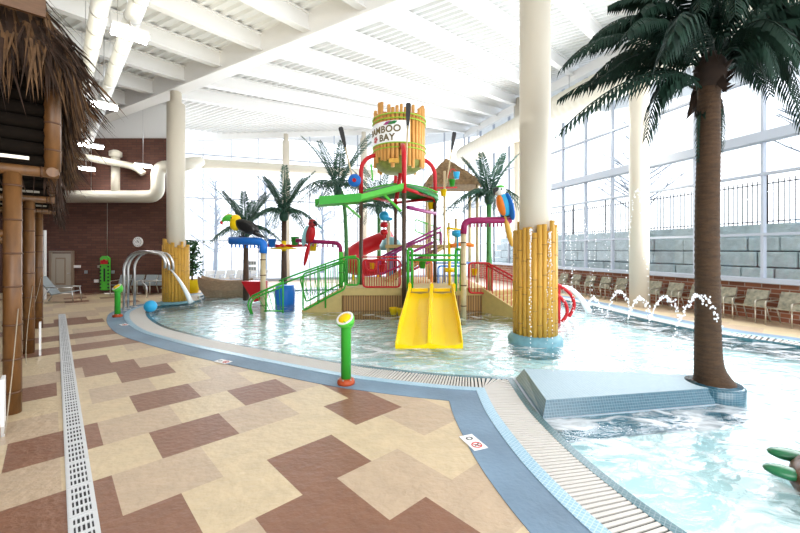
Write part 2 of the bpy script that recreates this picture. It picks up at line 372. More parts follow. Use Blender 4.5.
# ------------------------------------------------------------------ right wall, back wall, brick wall
def RW(Y): return V((9.43+.298*(14.19-Y), Y, 0))
rdir = V((-.298, 1, 0)).normalized(); rin = V((-rdir.y, rdir.x, 0))  # towards the pool
if rin.x > 0: rin = -rin
BWD = V((5.4, 1.7, 0)).normalized(); B0 = V((-7.6, 24.7, 0))
CORNER = V((5.1, 28.7, 0))
C1 = V((-8.46, 14.2, 0)); C2 = V((3.0, 8.36, 0)); GD = (C2-C1).normalized(); PD = V((.67, .742, 0)).normalized()
def gz(t): return 7.95+.049*t
def roof(p):                                    # level of the purlins' undersides right of the girder
    d = V((p[0], p[1], 0))-C1; det = GD.x*PD.y-GD.y*PD.x
    t = (d.x*PD.y-d.y*PD.x)/det; s = (GD.x*d.y-GD.y*d.x)/det
    return gz(t)+.25+(.13*s if s > 0 else 0)
YS = [4.2, 9.0, 14.4, 21.5, 28.6]
for Y0, Y1, nm in ((4.2, 14.4, 'wall_right'), (14.4, 28.6, 'wall_rightfar')):
    a, b = RW(Y0), RW(Y1)
    q = MB(a); q.box((a+b)/2+UP*.55-rin*.15, ((b-a).length, .3, 1.1), rdir, rin, UP)
    o = q.build(nm, M['brickred'], kind='structure')
    o.data.transform(Matrix.Rotation(-math.atan2(rdir.y, rdir.x), 4, 'Z')); o.rotation_euler.z = math.atan2(rdir.y, rdir.x)
wi = 0
def glazing(a, b, zs, ztop, mull, inn, name_i, beams=(), mw=.07):
    d = (b-a).normalized(); L = (b-a).length; fr = MB(a); z0 = zs[0]
    nm = max(1, round(L/mull))
    for i in range(nm+1):
        p = a+d*(L*i/nm); fr.box(p+UP*(z0+ztop(p))/2, (mw, .14, ztop(p)-z0), d, inn)
    for z in zs: fr.box((a+b)/2+UP*z, (L, .16, .075), d, inn)
    for z, h, t in beams: fr.box((a+b)/2+UP*z+inn*t*.3, (L, t, h), d, inn)
    f = fr.build('window_%d' % name_i, M['frame'], kind='structure')
    gl = MB(a); gl.add([a+UP*z0, b+UP*z0, b+UP*ztop(b), a+UP*ztop(a)], [(0, 1, 2, 3)]); gl.build('glass', M['glass'], f)
for i, (Y0, Y1) in enumerate(((4.2, 9.0), (9.0, 14.4), (14.4, 21.5), (21.5, 28.4))):
    a, b = RW(Y0), RW(Y1)
    glazing(a, b, [1.16, 2.45, 4.18, 7.0], lambda p: roof(p)+.2, 1.62, rin, i+1, beams=((5.22, .28, .34), (1.13, .12, .36)))
# back glass wall
bin_ = V((BWD.y, -BWD.x, 0))
a0 = B0-BWD*6.4; k = 5
for s0, s1 in ((-6.4, 0), (0, 6.5), (6.5, 13.1)):
    glazing(B0+BWD*s0, B0+BWD*s1, [.12, 2.6, 5.2, 7.9], lambda p: min(roof(p)+.2, 8.6+.14*(p.x+13)), 1.65, bin_, k); k += 1
q = MB(B0)
a, b = B0-BWD*6.4, B0+BWD*13.1
q.add([a+UP*8.6, b+UP*11.0, b+UP*11.9, a+UP*9.9], [(0, 1, 2, 3)]); q.add([p-bin_*.3 for p in (a+UP*8.6, b+UP*11.0, b+UP*11.9, a+UP*9.9)], [(0, 1, 2, 3)])
q.strip([a+UP*8.6, b+UP*11.0], [a+UP*8.6-bin_*.3, b+UP*11.0-bin_*.3]); q.build('wall_back', M['white'], kind='structure')
q = MB(B0); q.box((a+b)/2+UP*.05-bin_*.1, ((b-a).length, .3, .12), BWD, bin_); q.build('baseboard_back', M['frame'], kind='structure')
# dark brick wall left of the column, its return to the glass, and its white bulkhead
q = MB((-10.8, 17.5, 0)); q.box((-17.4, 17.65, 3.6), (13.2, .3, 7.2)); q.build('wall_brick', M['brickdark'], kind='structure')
q = MB((-10.8, 17.5, 7.2)); q.box((-17.4, 17.75, 8.1), (13.2, .3, 1.8)); q.build('trim_5', M['white'], kind='structure')
q = MB((-10.8, 17.5, 0)); q.beam((-10.9, 17.85, 4.5), (-13.2, 22.6, 4.5), .25, 9); q.build('wall_return', M['white'], kind='structure')
q = MB((-8.5, 1.2, 0)); pl = V((-8.3, 1.3, 0)); 
q.beam(pl+UP*1.0, pl+E1*22+UP*1.0, .3, 2.0); q.beam(pl+UP*5.6, pl+E1*22+UP*5.6, .3, 5.8); q.build('wall_left', M['brickdark'], kind='structure')
q = MB((0, -5, 0)); q.box((-8.6, -5.1, 4), (16, .3, 8.5)); q.build('wall_light_block', M['brickdark'], kind='structure')  # unseen wall, added to keep light from behind off the huts
# outside ground
q = MB(); q.box((0, 30, -.45), (140, 120, .1)); q.build('ground_outside', M['snow'], kind='structure')
q = MB(); q.box((-2, 8.5, -.36), (34, 44, .08)); q.build('floor_slab', M['concdeck'], kind='structure')
q = MB(); q.add([(-14, 19.5, -.004), (8, 19.5, -.004), (8, 30, -.004), (-14, 24, -.004)], [(0, 1, 2, 3)]); q.build('floor_back', M['concdeck'], kind='structure')

# ------------------------------------------------------------------ roof: girder, purlins, ribbed deck, columns
q = MB(C1); p0 = C1-GD*8.5; p1 = C1+GD*24
for dz, hh, ww in ((.0, .06, .5), (.45, .9, .12), (.93, .06, .5)):
    q.beam(p0+UP*(gz(-8.5)+dz+.03), p1+UP*(gz(24)+dz+.03), ww, hh)
q.build('beam_girder', M['white'], kind='structure')
def hit(p, d):                                  # distance along d to the right or back wall
    best = 40
    for A, D in ((RW(14.19), rdir), (B0, BWD), (V((-10.9, 17.6, 0)), V((-13.2+10.9, 5.1, 0)).normalized())):
        det = d.x*(-D.y)+D.x*d.y
        if abs(det) < 1e-6: continue
        r = A-p; s = (r.x*(-D.y)+D.x*r.y)/det
        if s > .5: best = min(best, s)
    return best
NP = 0
for i in range(-4, 13):
    t = .55+i*1.96; g = C1+GD*t; z = gz(t)+.25
    if t > -3:
        s = hit(g, PD)+.15; q = MB(g)
        for dz, hh, ww in ((.02, .04, .24), (.27, .5, .08), (.53, .04, .24)): q.beam(g+UP*(z+dz), g+PD*s+UP*(z+dz+.13*s), ww, hh)
        q.build('beam_purlin', M['white'], kind='structure')
    q = MB(g); s = 17
    for dz, hh, ww in ((.02, .04, .24), (.27, .5, .08), (.53, .04, .24)): q.beam(g+UP*(z+dz), g-PD*s+UP*(z+dz), ww, hh)
    q.build('beam_purlin', M['white'], kind='structure')
def deck(s0, s1, step, slope, name):            # trapezoidal ribs running along the girder
    q = MB(C1); A = []; B = []; s = s0
    prof = [(0, 0), (.30, 0), (.42, .09), (.88, .09)]
    while s < s1:
        for f_, h_ in prof:
            ss = s+f_*step
            for t, arr in ((-8.5, A), (25, B)):
                p = C1+GD*t+PD*ss; arr.append(V((p.x, p.y, gz(t)+.80+slope*ss+h_)))
        s += step
    q.strip(A, B)
    q.add([p for p in (A[0]+UP*.4, A[-1]+UP*.4, B[-1]+UP*.4, B[0]+UP*.4)], [(0, 1, 2, 3)])
    q.build(name, M['ceil'], kind='structure', fix=False)
deck(0, 24, .32, .13, 'ceiling'); deck(-17, 0, .32, 0, 'ceiling_low')
def column(c, r, z1, name, n=28):
    q = MB(c); q.lathe([(r, 0), (r, z1-.45), (r*.62, z1-.45), (r*.62, z1)], c, n); return q.build(name, M['colm'], kind='structure')
column(C1, .31, gz(0), 'column_bamboo'); column(C2, .33, gz(12.86), 'column_bamboo')
CR = V((8.52, 13.4, 0)); column(CR, .31, roof(CR)+.3, 'column_window')
for s in (.1, 5.2): p = B0+BWD*s+bin_*.5; column(p, .24, roof(p)+.3, 'column_back')
p = RW(21.5)+rin*.5; column(p, .3, roof(p)+.3, 'column_window')
# eave beam along the right wall
q = MB(RW(4.2)); a, b = RW(4.2)+rin*.25, RW(28.4)+rin*.25; q.beam(a+UP*(roof(a)-.05), b+UP*(roof(b)-.05), .25, .45); q.build('beam_eave', M['white'], kind='structure')

# bamboo skirts on the two columns
def skirt(c, r, z1, n, label, rp):
    e = empty('bamboo_column_skirt', c, label, 'column cladding', 'bamboo skirts round the roof columns')
    rr = random.Random(int(c.x*100))
    for i in range(n):
        a = 2*PI*i/n; p = V((math.cos(a)*r, math.sin(a)*r, 0)); h = z1+rr.uniform(-.2, .16); q = MB()
        q.tube([p+UP*.05, p+UP*h], rp*rr.uniform(.85, 1.08), 7)
        q.mi = 1; z = rr.uniform(.2, .8)
        while z < h-.1: q.tube([p+UP*z, p+UP*(z+.018)], rp*1.1, 7); z += rr.uniform(.6, .95)
        q.build('bamboo_pole', [M['bamboo'], M['nodeg']], e)
    return e
skirt(C2, .42, 2.5, 26, 'golden bamboo pole skirt round the thick cream column standing in the pool', .058)
skirt(C1, .40, 2.27, 24, 'golden bamboo pole skirt round the far left column at the pool edge', .058)
q = MB(C2); q.lathe([(.58, -.28), (.58, .06), (.50, .15), (.36, .17)], C2, 32); tag(q.build('column_plinth', M['basestone']), 'round teal plinth under the bamboo column in the pool', 'plinth')
q = MB(C1); q.lathe([(.62, .013), (.62, .03), (.50, .09), (.36, .1)], C1, 32); tag(q.build('column_plinth', M['basestone']), 'round blue plinth under the far left bamboo column', 'plinth')

# ------------------------------------------------------------------ ducts and lamps
def thing_mesh(name, mb, m, label, cat, group=None): return tag(mb.build(name, m), label, cat, group)
e = empty('wall_duct', (-14, 17, 6), 'cream round duct along the dark brick wall and past the back glass', 'duct')
q = MB((-14, 17, 6)); Yd = 17.05
path = [at(30, 197, Yd), at(60, 197, Yd), at(154, 196, Yd), at(157, 168, Yd), at(168, 166, Yd)]
path = rnd([(-17.5, Yd, 4.42), (-10.98, Yd, 4.42), (-10.98, Yd, 5.78), (-10.2, Yd+.2, 5.82)], .45, 6)
q.tube(path, .28, 14); q.build('duct_run', M['duct'], e)
b1 = B0-BWD*5.6+bin_*1.0+UP*7.15
q = MB((-14, 17, 6)); q.tube(rnd([(-10.2, Yd+.2, 5.82), (-10.35, 19.5, 6.6), b1, b1+BWD*5.6, b1+BWD*11.5], .5, 5), .28, 14); q.build('duct_run', M['duct'], e)
q = MB((-14, 17, 6)); q.tube([(-12.9, Yd, 4.4), (-12.9, Yd, 6.3)], .17, 12); q.lathe([(.17, 0), (.25, .05), (.25, .25), (.1, .33)], (-12.9, Yd, 6.2), 14); q.build('riser', M['duct'], e)
q = MB((-14, 17, 6)); q.tube(rnd([(-15.2, 15.8, 6.25), (-13.2, 16.4, 5.95), (-11.9, 16.9, 5.75), (-11.6, 17.0, 5.45)], .3, 4), .15, 12); q.build('branch', M['duct'], e)
q = MB((-14, 17, 6)); q.tube([(-14.0, Yd, 4.7), (-14.0, Yd, 7.1)], .012, 5); q.build('hanger_rod', M['steel'], e)
for px, y, lab in ((100, 110, 'white fabric duct with straps nearer the ceiling girder, of the two under the roof'), (77, 120, 'white fabric duct with straps nearer the thatched huts, of the two under the roof')):
    z = 6.4; Yd = (z-H)*F/(HZ-y); c = V(((px-CX)*Yd/F, Yd, z)); d = E1
    e = empty('fabric_duct', c, lab, 'duct', 'strapped fabric ducts')
    q = MB(); L1 = (17.3-c.y)/d.y; L0 = -10.5
    q.tube([d*L0, d*L1], .14, 12); q.mi = 1; s = L0+.3
    while s < L1-.1: q.tube([d*s, d*(s+.04)], .15, 12); s += .75
    q.build('duct_run', [M['ductw'], M['steel']], e)
    s = L0+.3
    while s < L1-.1: q = MB(); q.tube([d*s+UP*.12, d*s+UP*2.0], .008, 4); s += 1.5; q.build('hanger', M['steel'], e)
# big ribbed duct under the eaves of the right wall
e = empty('ribbed_duct', RW(14)+UP*8.3, 'large cream ribbed duct running below the eaves over the tall windows', 'duct')
a = RW(7.0)+rin*1.0+UP*8.35-e.location; b = RW(27.3)+rin*1.0+UP*8.75-e.location
q = MB(); pts = []; rr_ = []
L = (b-a).length; N_ = int(L/.12)
for i in range(N_+1): pts.append(a.lerp(b, i/N_)); rr_.append(.62 if i % 3 else .655)
q.tube(pts, rr_, 20); q.build('duct_run', M['duct'], e)
for f in (.12, .3, .5, .7, .9): q = MB(); p = a.lerp(b, f); q.tube([p, p+UP*1.3], .02, 6); q.build('hanger', M['steel'], e)
for px, py, Y, L, lab in ((130, 35, 7.0, .55, 'bright twin tube lamp nearest the viewer beside the thatch'), (104, 106, 10.8, .62, 'bright tube lamp in front of the far end of the girder'), (91, 146, 15.5, .8, 'tube lamp above the bent branch duct'), (86, 169, 16.3, .6, 'small tube lamp lowest over the brick wall beside the thatch'), (143, 166, 16.4, .62, 'tube lamp hanging before the brick wall near the duct elbow')):
    c = at(px, py, Y); e = empty('tube_lamp', c, lab, 'lamp', 'tube lamps over the deck')
    q = MB(); q.box((0, 0, .07), (L, .3, .06), E2, E1); q.build('housing', M['lampbody'], e)
    for s in (-1, 1):
        q = MB(); q.tube([E2*(-L/2)+E1*s*.1, E2*(L/2)+E1*s*.1], .045, 8); q.build('tube', M['lamp'], e)
    q = MB(); q.tube([V((0, 0, .08)), V((0, 0, max(.2, gz(0)+.5-c.z)))], .012, 5); q.build('hanger', M['steel'], e)
p = RW(15.6)+rin*1.0+UP*7.55; e = empty('tube_lamp', p, 'small lamp glowing under the ribbed duct by the window column', 'lamp', 'tube lamps over the deck')
q = MB(); q.lathe([(.22, 0), (.12, .1), (.05, .18)], (0, 0, 0), 14); q.build('housing', M['lampbody'], e); q = MB(); q.lathe([(.0, -.02), (.19, -.02), (.19, 0)], (0, 0, 0), 14); q.build('diffuser', M['lamp'], e)
q = MB(); q.tube([V((0, 0, .15)), V((0, 0, .4))], .012, 5); q.build('hanger', M['steel'], e)

# ------------------------------------------------------------------ outside: block wall, fence, trees
ox = -rin
e0 = RW(20)+ox*4.0
q = None
rowz = [-.4, .15, .75, 1.35, 1.95, 2.5]
e = empty('block_retaining_wall', RW(12)+ox*4, 'grey blue stone block retaining wall outside the right windows', 'retaining wall')
q = MB(e.location); rr = random.Random(5)
for i in range(5):
    s = -10+(i % 2)*.5
    while s < 20:
        L = rr.uniform(1.0, 1.7); z0, z1 = rowz[i], rowz[i+1]
        c = e.location+rdir*(s+L/2)+ox*(.12*i)+UP*(z0+z1)/2
        q.box(c-ox*rr.uniform(0, .07), (L-.04, .8, z1-z0-.035), rdir, rin); s += L
bk = MB(e.location); bk.box(e.location+rdir*5+ox*.95+UP*1.0, (30, .8, 2.9), rdir, rin); bk.build('backfill', M['black'], e)
o = q.build('stone_blocks', M['stone'], e); bv = o.modifiers.new('bevel', 'BEVEL'); bv.width = .05; bv.segments = 2
q = MB(e.location); q.box(e.location+rdir*5+ox*1.3+UP*2.75, (30, 1.6, .5), rdir, rin); q.build('coping', M['stone'], e)
fb = RW(12)+ox*4.9+UP*3.0
e = empty('iron_fence', fb, 'black iron picket fence on top of the stone block wall outside', 'fence')
q = MB()
s = -9.0
while s < 20: q.tube([rdir*s, rdir*s+UP*1.75], .024, 4); s += .17
q.build('pickets', M['black'], e)
q = MB()
for z in (.12, 1.6): q.beam(rdir*-9+UP*z, rdir*20+UP*z, .04, .04)
q.build('rails', M['black'], e)
s = -9.0
while s < 20: q = MB(); q.box(rdir*s+UP*.98, (.07, .07, 1.98), rdir, rin); q.build('post', M['black'], e); s += 2.6
def bare_tree(p, h, label, seed):
    e = empty('bare_tree', p, label, 'tree', 'bare trees outside the glass'); rr = random.Random(seed); q = MB(); br = MB()
    q.tube([(0, 0, 0), (.1, 0, h*.35), (0, .1, h*.7), (.1, 0, h)], [.2, .16, .1, .03], 7); q.build('trunk', M['bark'], e)
    for i in range(34):
        z = h*rr.uniform(.2, .95); a = rr.uniform(0, 2*PI); L = h*.38*(1.1-z/h)+.4; d = V((math.cos(a), math.sin(a), .7))
        p1 = V((0, 0, z)); p2 = p1+d*L*.6; br.tube([p1, p2, p1+d*L+UP*.15], [.05, .035, .012], 4, caps=False)
        for _ in range(5):
            f = rr.uniform(.3, 1); b0 = p1+d*L*f; a2 = rr.uniform(0, 2*PI); br.tube([b0, b0+V((math.cos(a2), math.sin(a2), .8))*L*.35], [.022, .01], 3, caps=False)
    br.build('branches', M['bark'], e)
for i, (p, h, lab) in enumerate(((at(215, 285, 33), 9, 'pale bare tree outside the back glass behind the toucan'), (at(265, 285, 38), 10, 'pale bare tree outside the back glass between two palms'), (at(322, 285, 40), 9, 'pale bare tree outside the back glass behind the red macaw'), (RW(11)+ox*9, 8, 'bare tree outside the right windows right of the foreground palm trunk'), (RW(14.5)+ox*11, 7.5, 'bare tree outside the right windows left of the foreground palm trunk'), (RW(22)+ox*9, 8, 'bare tree outside the windows left of the window column'))):
    p.z = -.4 if i < 3 else 2.4; bare_tree(p, h, lab, 20+i)

# ------------------------------------------------------------------ thatched huts on the left
def thatch_hut(front_c, label):
    # local axes: x along E2 (towards the walkway), y along E1; origin at the foot of the front post
    rz = math.atan2(E2.y, E2.x)
    e = empty('thatched_hut', front_c, label, 'hut', 'thatched bamboo huts in a row along the deck', rz)
    rr = random.Random(11)
    def bamboo(p, qn, r, name='bamboo_post'):
        p, qn = V(p), V(qn); b = MB(); b.tube([p, qn], r, 12); b.mi = 1; j = b; L = (qn-p).length; d = (qn-p).normalized(); s = .25
        while s < L-.05: j.tube([p+d*s, p+d*(s+.012), p+d*(s+.024)], [r*1.02, r*1.12, r*1.02], 12); s += rr.uniform(.34, .48)
        b.build(name, [M['bamboodark'], M['node']], e)
    bamboo((0, 0, 0), (0, 0, 2.95), .085); bamboo((-2.6, 0, 0), (-2.6, 0, 2.95), .085); bamboo((-2.6, 2.3, 0), (-2.6, 2.3, 2.95), .085)
    bamboo((-3, -.02, 2.99), (.42, -.02, 2.99), .065, 'beam'); bamboo((.36, -.1, 2.99), (.36, 2.35, 2.99), .06, 'beam')
    bamboo((-2.9, 1.15, 2.2), (0, .0, 2.2), .05, 'beam')
    bamboo((.36, .02, 3.02), (.36, .02, 4.6), .085, 'corner_post'); bamboo((.36, 2.3, 3.02), (.36, 2.3, 4.5), .07, 'corner_post')
    b = MB()
    for i in range(9): b.tube([(-3, .06, 3.12+i*.165), (.30, .06, 3.12+i*.165)], .085, 8)
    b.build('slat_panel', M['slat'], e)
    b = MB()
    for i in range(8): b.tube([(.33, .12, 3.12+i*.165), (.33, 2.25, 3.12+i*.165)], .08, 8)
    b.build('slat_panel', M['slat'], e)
    b = MB(); b.box((-1.35, -.15, 3.12), (3.0, .05, .04)); b.build('light_rail', M['cframe'], e)
    b = MB(); b.box((-.75, -.62, 4.86), (2.1, .05, .34)); b.build('fascia_board', M['board'], e)
    # roof core: a hipped shell of some thickness
    x1, y0, y1, ze = .50, -.38, 2.5, 4.38
    b = MB(); ap = [(-1.0, .95, 7.4), (-1.6, 1.2, 7.4)]
    base = [(x1, y0, ze), (x1, y1, ze), (-3.6, y1, ze), (-3.6, y0, ze)]
    b.add([V(p) for p in base]+[V(p) for p in ap]+[V(p)-UP*.15+V((0, 0, 0)) for p in base], [(0, 1, 4), (1, 2, 5, 4), (2, 3, 5), (3, 0, 4, 5), (0, 1, 7, 6), (1, 2, 8, 7), (2, 3, 9, 8), (3, 0, 6, 9), (6, 7, 8, 9)])
    b.build('thatch_roof', M['thatchdark'], e)
    b = MB()
    for row, (inset, n_) in enumerate(((0, 420), (.1, 380), (.22, 380), (.35, 340), (.5, 300), (.65, 260), (.8, 220))):
        for _ in range(n_):                     # side towards the walkway
            b.mi = rr.randrange(2); y = rr.uniform(y0+inset*.6, y1-.1); p = V((x1-inset+rr.uniform(-.05, .05), y, ze+inset*2.1+rr.uniform(-.1, .15)))
            L = rr.uniform(.4, .85)*(1.2 if rr.random() < .12 else 1); sp = rr.uniform(.05, .35) if rr.random() < .88 else rr.uniform(.4, .9)
            b.strand(p, p+V((sp*L, rr.uniform(-.22, .22)*L, -L*rr.uniform(.75, 1.0))), rr.uniform(.008, .02), .06)
        for _ in range(n_):                     # side towards the viewer
            b.mi = rr.randrange(2); x = rr.uniform(-3.4, x1-inset*.6); p = V((x, y0+inset+rr.uniform(-.05, .05), ze+inset*2.1+rr.uniform(-.1, .15)))
            L = rr.uniform(.45, .9); b.strand(p, p+V((rr.uniform(-.2, .25)*L, -rr.uniform(.05, .35)*L, -L*rr.uniform(.8, 1))), rr.uniform(.012, .024), .06)
    for _ in range(160):                        # corner tuft
        p = V((x1-rr.uniform(0, .3), y0+rr.uniform(0, .3), ze+rr.uniform(0, .35))); L = rr.uniform(.4, .85)
        b.strand(p, p+V((rr.uniform(.1, .6)*L, -rr.uniform(0, .5)*L, -L*rr.uniform(.4, 1))), rr.uniform(.008, .02), .08)
    for _ in range(200):                        # lower skirt under the panel
        if rr.random() < .5: p = V((rr.uniform(-.1, .5), rr.uniform(.1, 2.3), 3.0)); p.x = .42
        else: p = V((rr.uniform(-3, .4), .2, 2.98))
        L = rr.uniform(.2, .5); b.strand(p, p+V((rr.uniform(-.1, .4)*L, rr.uniform(-.2, .2)*L, -L)), rr.uniform(.008, .018), .05)
    b.build('thatch_fringe', [M['thatch'], M['thatchdark']], e)
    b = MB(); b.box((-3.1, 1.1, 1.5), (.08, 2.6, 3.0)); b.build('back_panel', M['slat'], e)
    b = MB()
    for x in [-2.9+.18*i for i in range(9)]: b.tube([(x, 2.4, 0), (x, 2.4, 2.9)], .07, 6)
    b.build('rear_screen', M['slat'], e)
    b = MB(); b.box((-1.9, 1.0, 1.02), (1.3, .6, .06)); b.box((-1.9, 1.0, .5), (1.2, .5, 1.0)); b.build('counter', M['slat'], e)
    return e
hp = [G(12.5, 413), G(29, 353), G(38.5, 328)]
for p, lab in zip(hp, ('nearest thatched bamboo hut with the tall front post at the deck edge', 'second thatched bamboo hut, between the nearest hut and the farthest one', 'farthest thatched bamboo hut of the row, close to the brick wall')): thatch_hut(p, lab)
def rope(pts, label):
    q = MB(pts[0]); q.tube(pts, .0055, 6); thing_mesh('barrier_rope', q, M['rope'], label, 'rope', 'ropes between the hut posts')
p1, p2, p3 = hp; k = V((.09, -.02, 0))
rope(bez(p1+k+UP*1.28, (p1+G(4, 470))/2+UP*.25, V((-4.05, 3.85, .12)), 10), 'rope hanging from the nearest hut post down to the deck')
rope(bez(p2+k+UP*1.3, p1.lerp(p2, .6)+UP*.4, p1.lerp(p2, .45)+k+UP*.25, 10), 'rope hanging from the second hut post towards the nearest hut')
rope(bez(p3+k+UP*1.3, p2.lerp(p3, .5)+UP*.7, p2+k+UP*.9, 10), 'rope between the second and the farthest hut post')
for c, lab in ((G(27, 357)+V((.15, .1, 0)), 'white sign board standing beside the second hut post'), (G(3, 436)+V((0, 0, 0)), 'white sign board on the deck at the nearest hut post')):
    e = empty('sign_board', c, lab, 'sign', 'white signs at the hut posts'); q = MB(); q.box((0, 0, .38), (.2, .03, .5), E1, E2); q.build('panel', M['paper'], e)
    q = MB(); q.box((0, 0, .07), (.05, .03, .14), E1, E2); q.build('foot', M['steel'], e)
c = at(43.5, 300, 15.2); q = MB((c.x, c.y, 0)); q.box((c.x, c.y, 1.4), (.16, .1, 2.8)); thing_mesh('white_pole', q, M['paper'], 'slim white upright panel behind the farthest hut post', 'post')

# ------------------------------------------------------------------ drain strip
d0 = G(84.5, 533); d1 = G(62, 315); dd = (d1-d0).normalized(); ds = dd.cross(UP)
d0 = d0-dd*1.2; L = (d1-d0).length
e = empty('floor_drain', d0, 'long white slotted floor drain running along the deck past the huts', 'drain')
for s in (-1, 1):
    q = MB(); q.beam(ds*s*.078+UP*.003, dd*L+ds*s*.078+UP*.003, .016, .012); q.build('edge_strip', M['drain'], e)
q = MB(); q.beam(UP*.002, dd*L+UP*.002, .14, .004); q.build('channel', M['drainhole'], e)
s = 0; base = None
i = 0
while s < L-.3:
    if base is None:
        q = MB(); ln = .47
        for sx in (-.067, .067): q.beam(ds*sx+UP*.008, dd*ln+ds*sx+UP*.008, .022, .01)
        for k in range(1, 5): q.beam(ds*(-.065+.026*k)+UP*.008, dd*ln+ds*(-.065+.026*k)+UP*.008, .011, .009)
        for y in (.012, .125, .24, .355, ln-.012): q.beam(dd*y-ds*.07+UP*.0085, dd*y+ds*.07+UP*.0085, .026, .01)
        base = q.build('grate', M['drain'], e); o = base
    else: o = base.copy(); COL.objects.link(o); o.parent = e
    o.location = dd*s; s += .48

# ------------------------------------------------------------------ depth signs on the blue band
def depth_sign(c, rz, label, fancy=True):
    e = empty('depth_sign', c, label, 'sign', 'depth signs on the blue band', rz); w_, h_ = (.16, .30) if fancy else (.3, .16)
    q = MB(); q.box((0, 0, .004), (w_, h_, .006)); q.build('tile', M['paper'], e)
    t = bpy.data.curves.new('digit', 'FONT'); t.body = '0'; t.size = .1; t.align_x = 'CENTER'; t.extrude = .0006
    to = bpy.data.objects.new('tmp', t); COL.objects.link(to); bpy.context.view_layer.update()
    me = bpy.data.meshes.new_from_object(to.evaluated_get(bpy.context.evaluated_depsgraph_get())); bpy.data.objects.remove(to)
    me.materials.clear(); me.materials.append(M['ink']); o = bpy.data.objects.new('digit', me); COL.objects.link(o); o.parent = e
    o.location = (0, .04, .009) if fancy else (-.07, -.035, .009); o.scale = (1.7, .9, 1)
    q = MB(); cx, cy = (.0, -.07) if fancy else (.08, 0); q.tube([(cx+.05*math.cos(a*PI/10), cy+.05*math.sin(a*PI/10), .009) for a in range(20)], .005, 5, closed=True)
    q.tube([(cx-.035, cy+.035, .009), (cx+.035, cy-.035, .009)], .004, 5); q.build('prohibition_ring', M['redink'], e)
    q = MB(); q.beam((cx-.03, cy-.012, .008), (cx+.02, cy+.012, .008), .008, .002); q.beam((cx-.005, cy+.006, .008), (cx+.012, cy-.022, .008), .006, .002); q.ball((cx+.028, cy+.02, .008), (.008, .008, .002), 8, 4); q.build('diver', M['ink'], e)
c = G(473, 443); c.z = .006; depth_sign(c, .38, 'white depth sign with black zero and red ring on the blue band, nearest of three')
c = G(223, 362); c.z = .006; depth_sign(c, -.5, 'white depth sign on the blue band left of the near spray post', False)
c = G(124, 325); c.z = .006; depth_sign(c, -.7, 'white depth sign on the deck beside the far green spray post', False)

# ------------------------------------------------------------------ spray posts, ball, chrome arches, turtle, ledge
def spray_post(c, h, rz, label):
    e = empty('spray_post', c, label, 'spray post', 'green spray posts on the deck', rz)
    q = MB(); q.lathe([(.125, 0), (.135, .03), (.12, .075), (.095, .09)], (0, 0, 0), 24); q.build('base_flange', M['rust'], e)
    q = MB()
    for k in range(6): a = k*PI/3; q.ball((.11*math.cos(a), .11*math.sin(a), .085), .014, 6, 4)
    q.build('bolts', M['steel'], e)
    q = MB(); q.tube([(0, 0, .05), (0, 0, h-.2), (.0, 0, h-.12), (.03, -.03, h-.05)], [.075, .075, .078, .095], 18); q.build('post', M['green'], e)
    hd = V((-.38, -.45, .8)).normalized()
    cc = V((.0, .02, h-.06)); q = MB(); q.lathe([(.03, -.16), (.10, -.09), (.135, .0), (.14, .05)], cc, 24, hd); q.build('head', M['lgreen'], e)
    q = MB(); q.lathe([(.132, .045), (.134, .06), (.1, .062), (.1, .055)], cc, 24, hd); q.build('ring', M['paper'], e)
    q = MB(); q.ball(cc+hd*.05, (.10, .10, .05), 16, 8, rot=hd.to_track_quat('Z', 'Y').to_matrix()); q.build('nozzle', M['yellow'], e)
spray_post(G(346, 384), 1.0, .25, 'large green spray post with yellow nozzle on a rust red base, nearest one')
spray_post(G(117.5, 317), .92, .2, 'small far green spray post beside the steel arches')
c = G(150.5, 312.5); c.z = .2; q = MB(c); q.ball(c, .19, 20, 12); thing_mesh('play_ball', q, M['lblue'], 'light blue ball lying at the pool rim by the far left column', 'ball')
for i, (px, py, rx, lab) in enumerate(((124, 311, 172, 'steel water arch, leftmost of the three'), (128, 309, 178, 'steel water arch in the middle of the three'), (134.5, 307, 184, 'steel water arch nearest the bamboo column'))):
    b = G(px, py); zt = 1.93; e = empty('steel_water_arch', b, lab+' bent pipes at the pool rim', 'water spout', 'steel arches at the pool rim')
    tip = at(165+i*4, 268+i*2, b.y+.3)-b
    q = MB(); top = [V((0, 0, 0)), V((0, 0, 1.2))]+bez(V((0, 0, 1.35)), V((.05, .05, 2.05)), V((.75, .15, zt)), 8)+bez(V((.9, .18, zt-.02)), V((1.25, .25, zt-.1)), tip, 6)[1:]
    q.tube(top, .042, 10); q.build('pipe', M['steel'], e)
    q = MB(); q.lathe([(.09, 0), (.09, .02), (.05, .03)], (0, 0, 0), 14); q.build('flange', M['steel'], e)
q = MB(at(173, 272, 13)); q.tube(bez(at(171, 270, 13.2), at(182, 281, 13.0), at(191, 302.5, 13.3), 10), [.025+.006*i for i in range(11)], 8)
tag(q.build('water_stream', M['spray']), 'white water stream falling from the steel arches before the bamboo column', 'water stream')
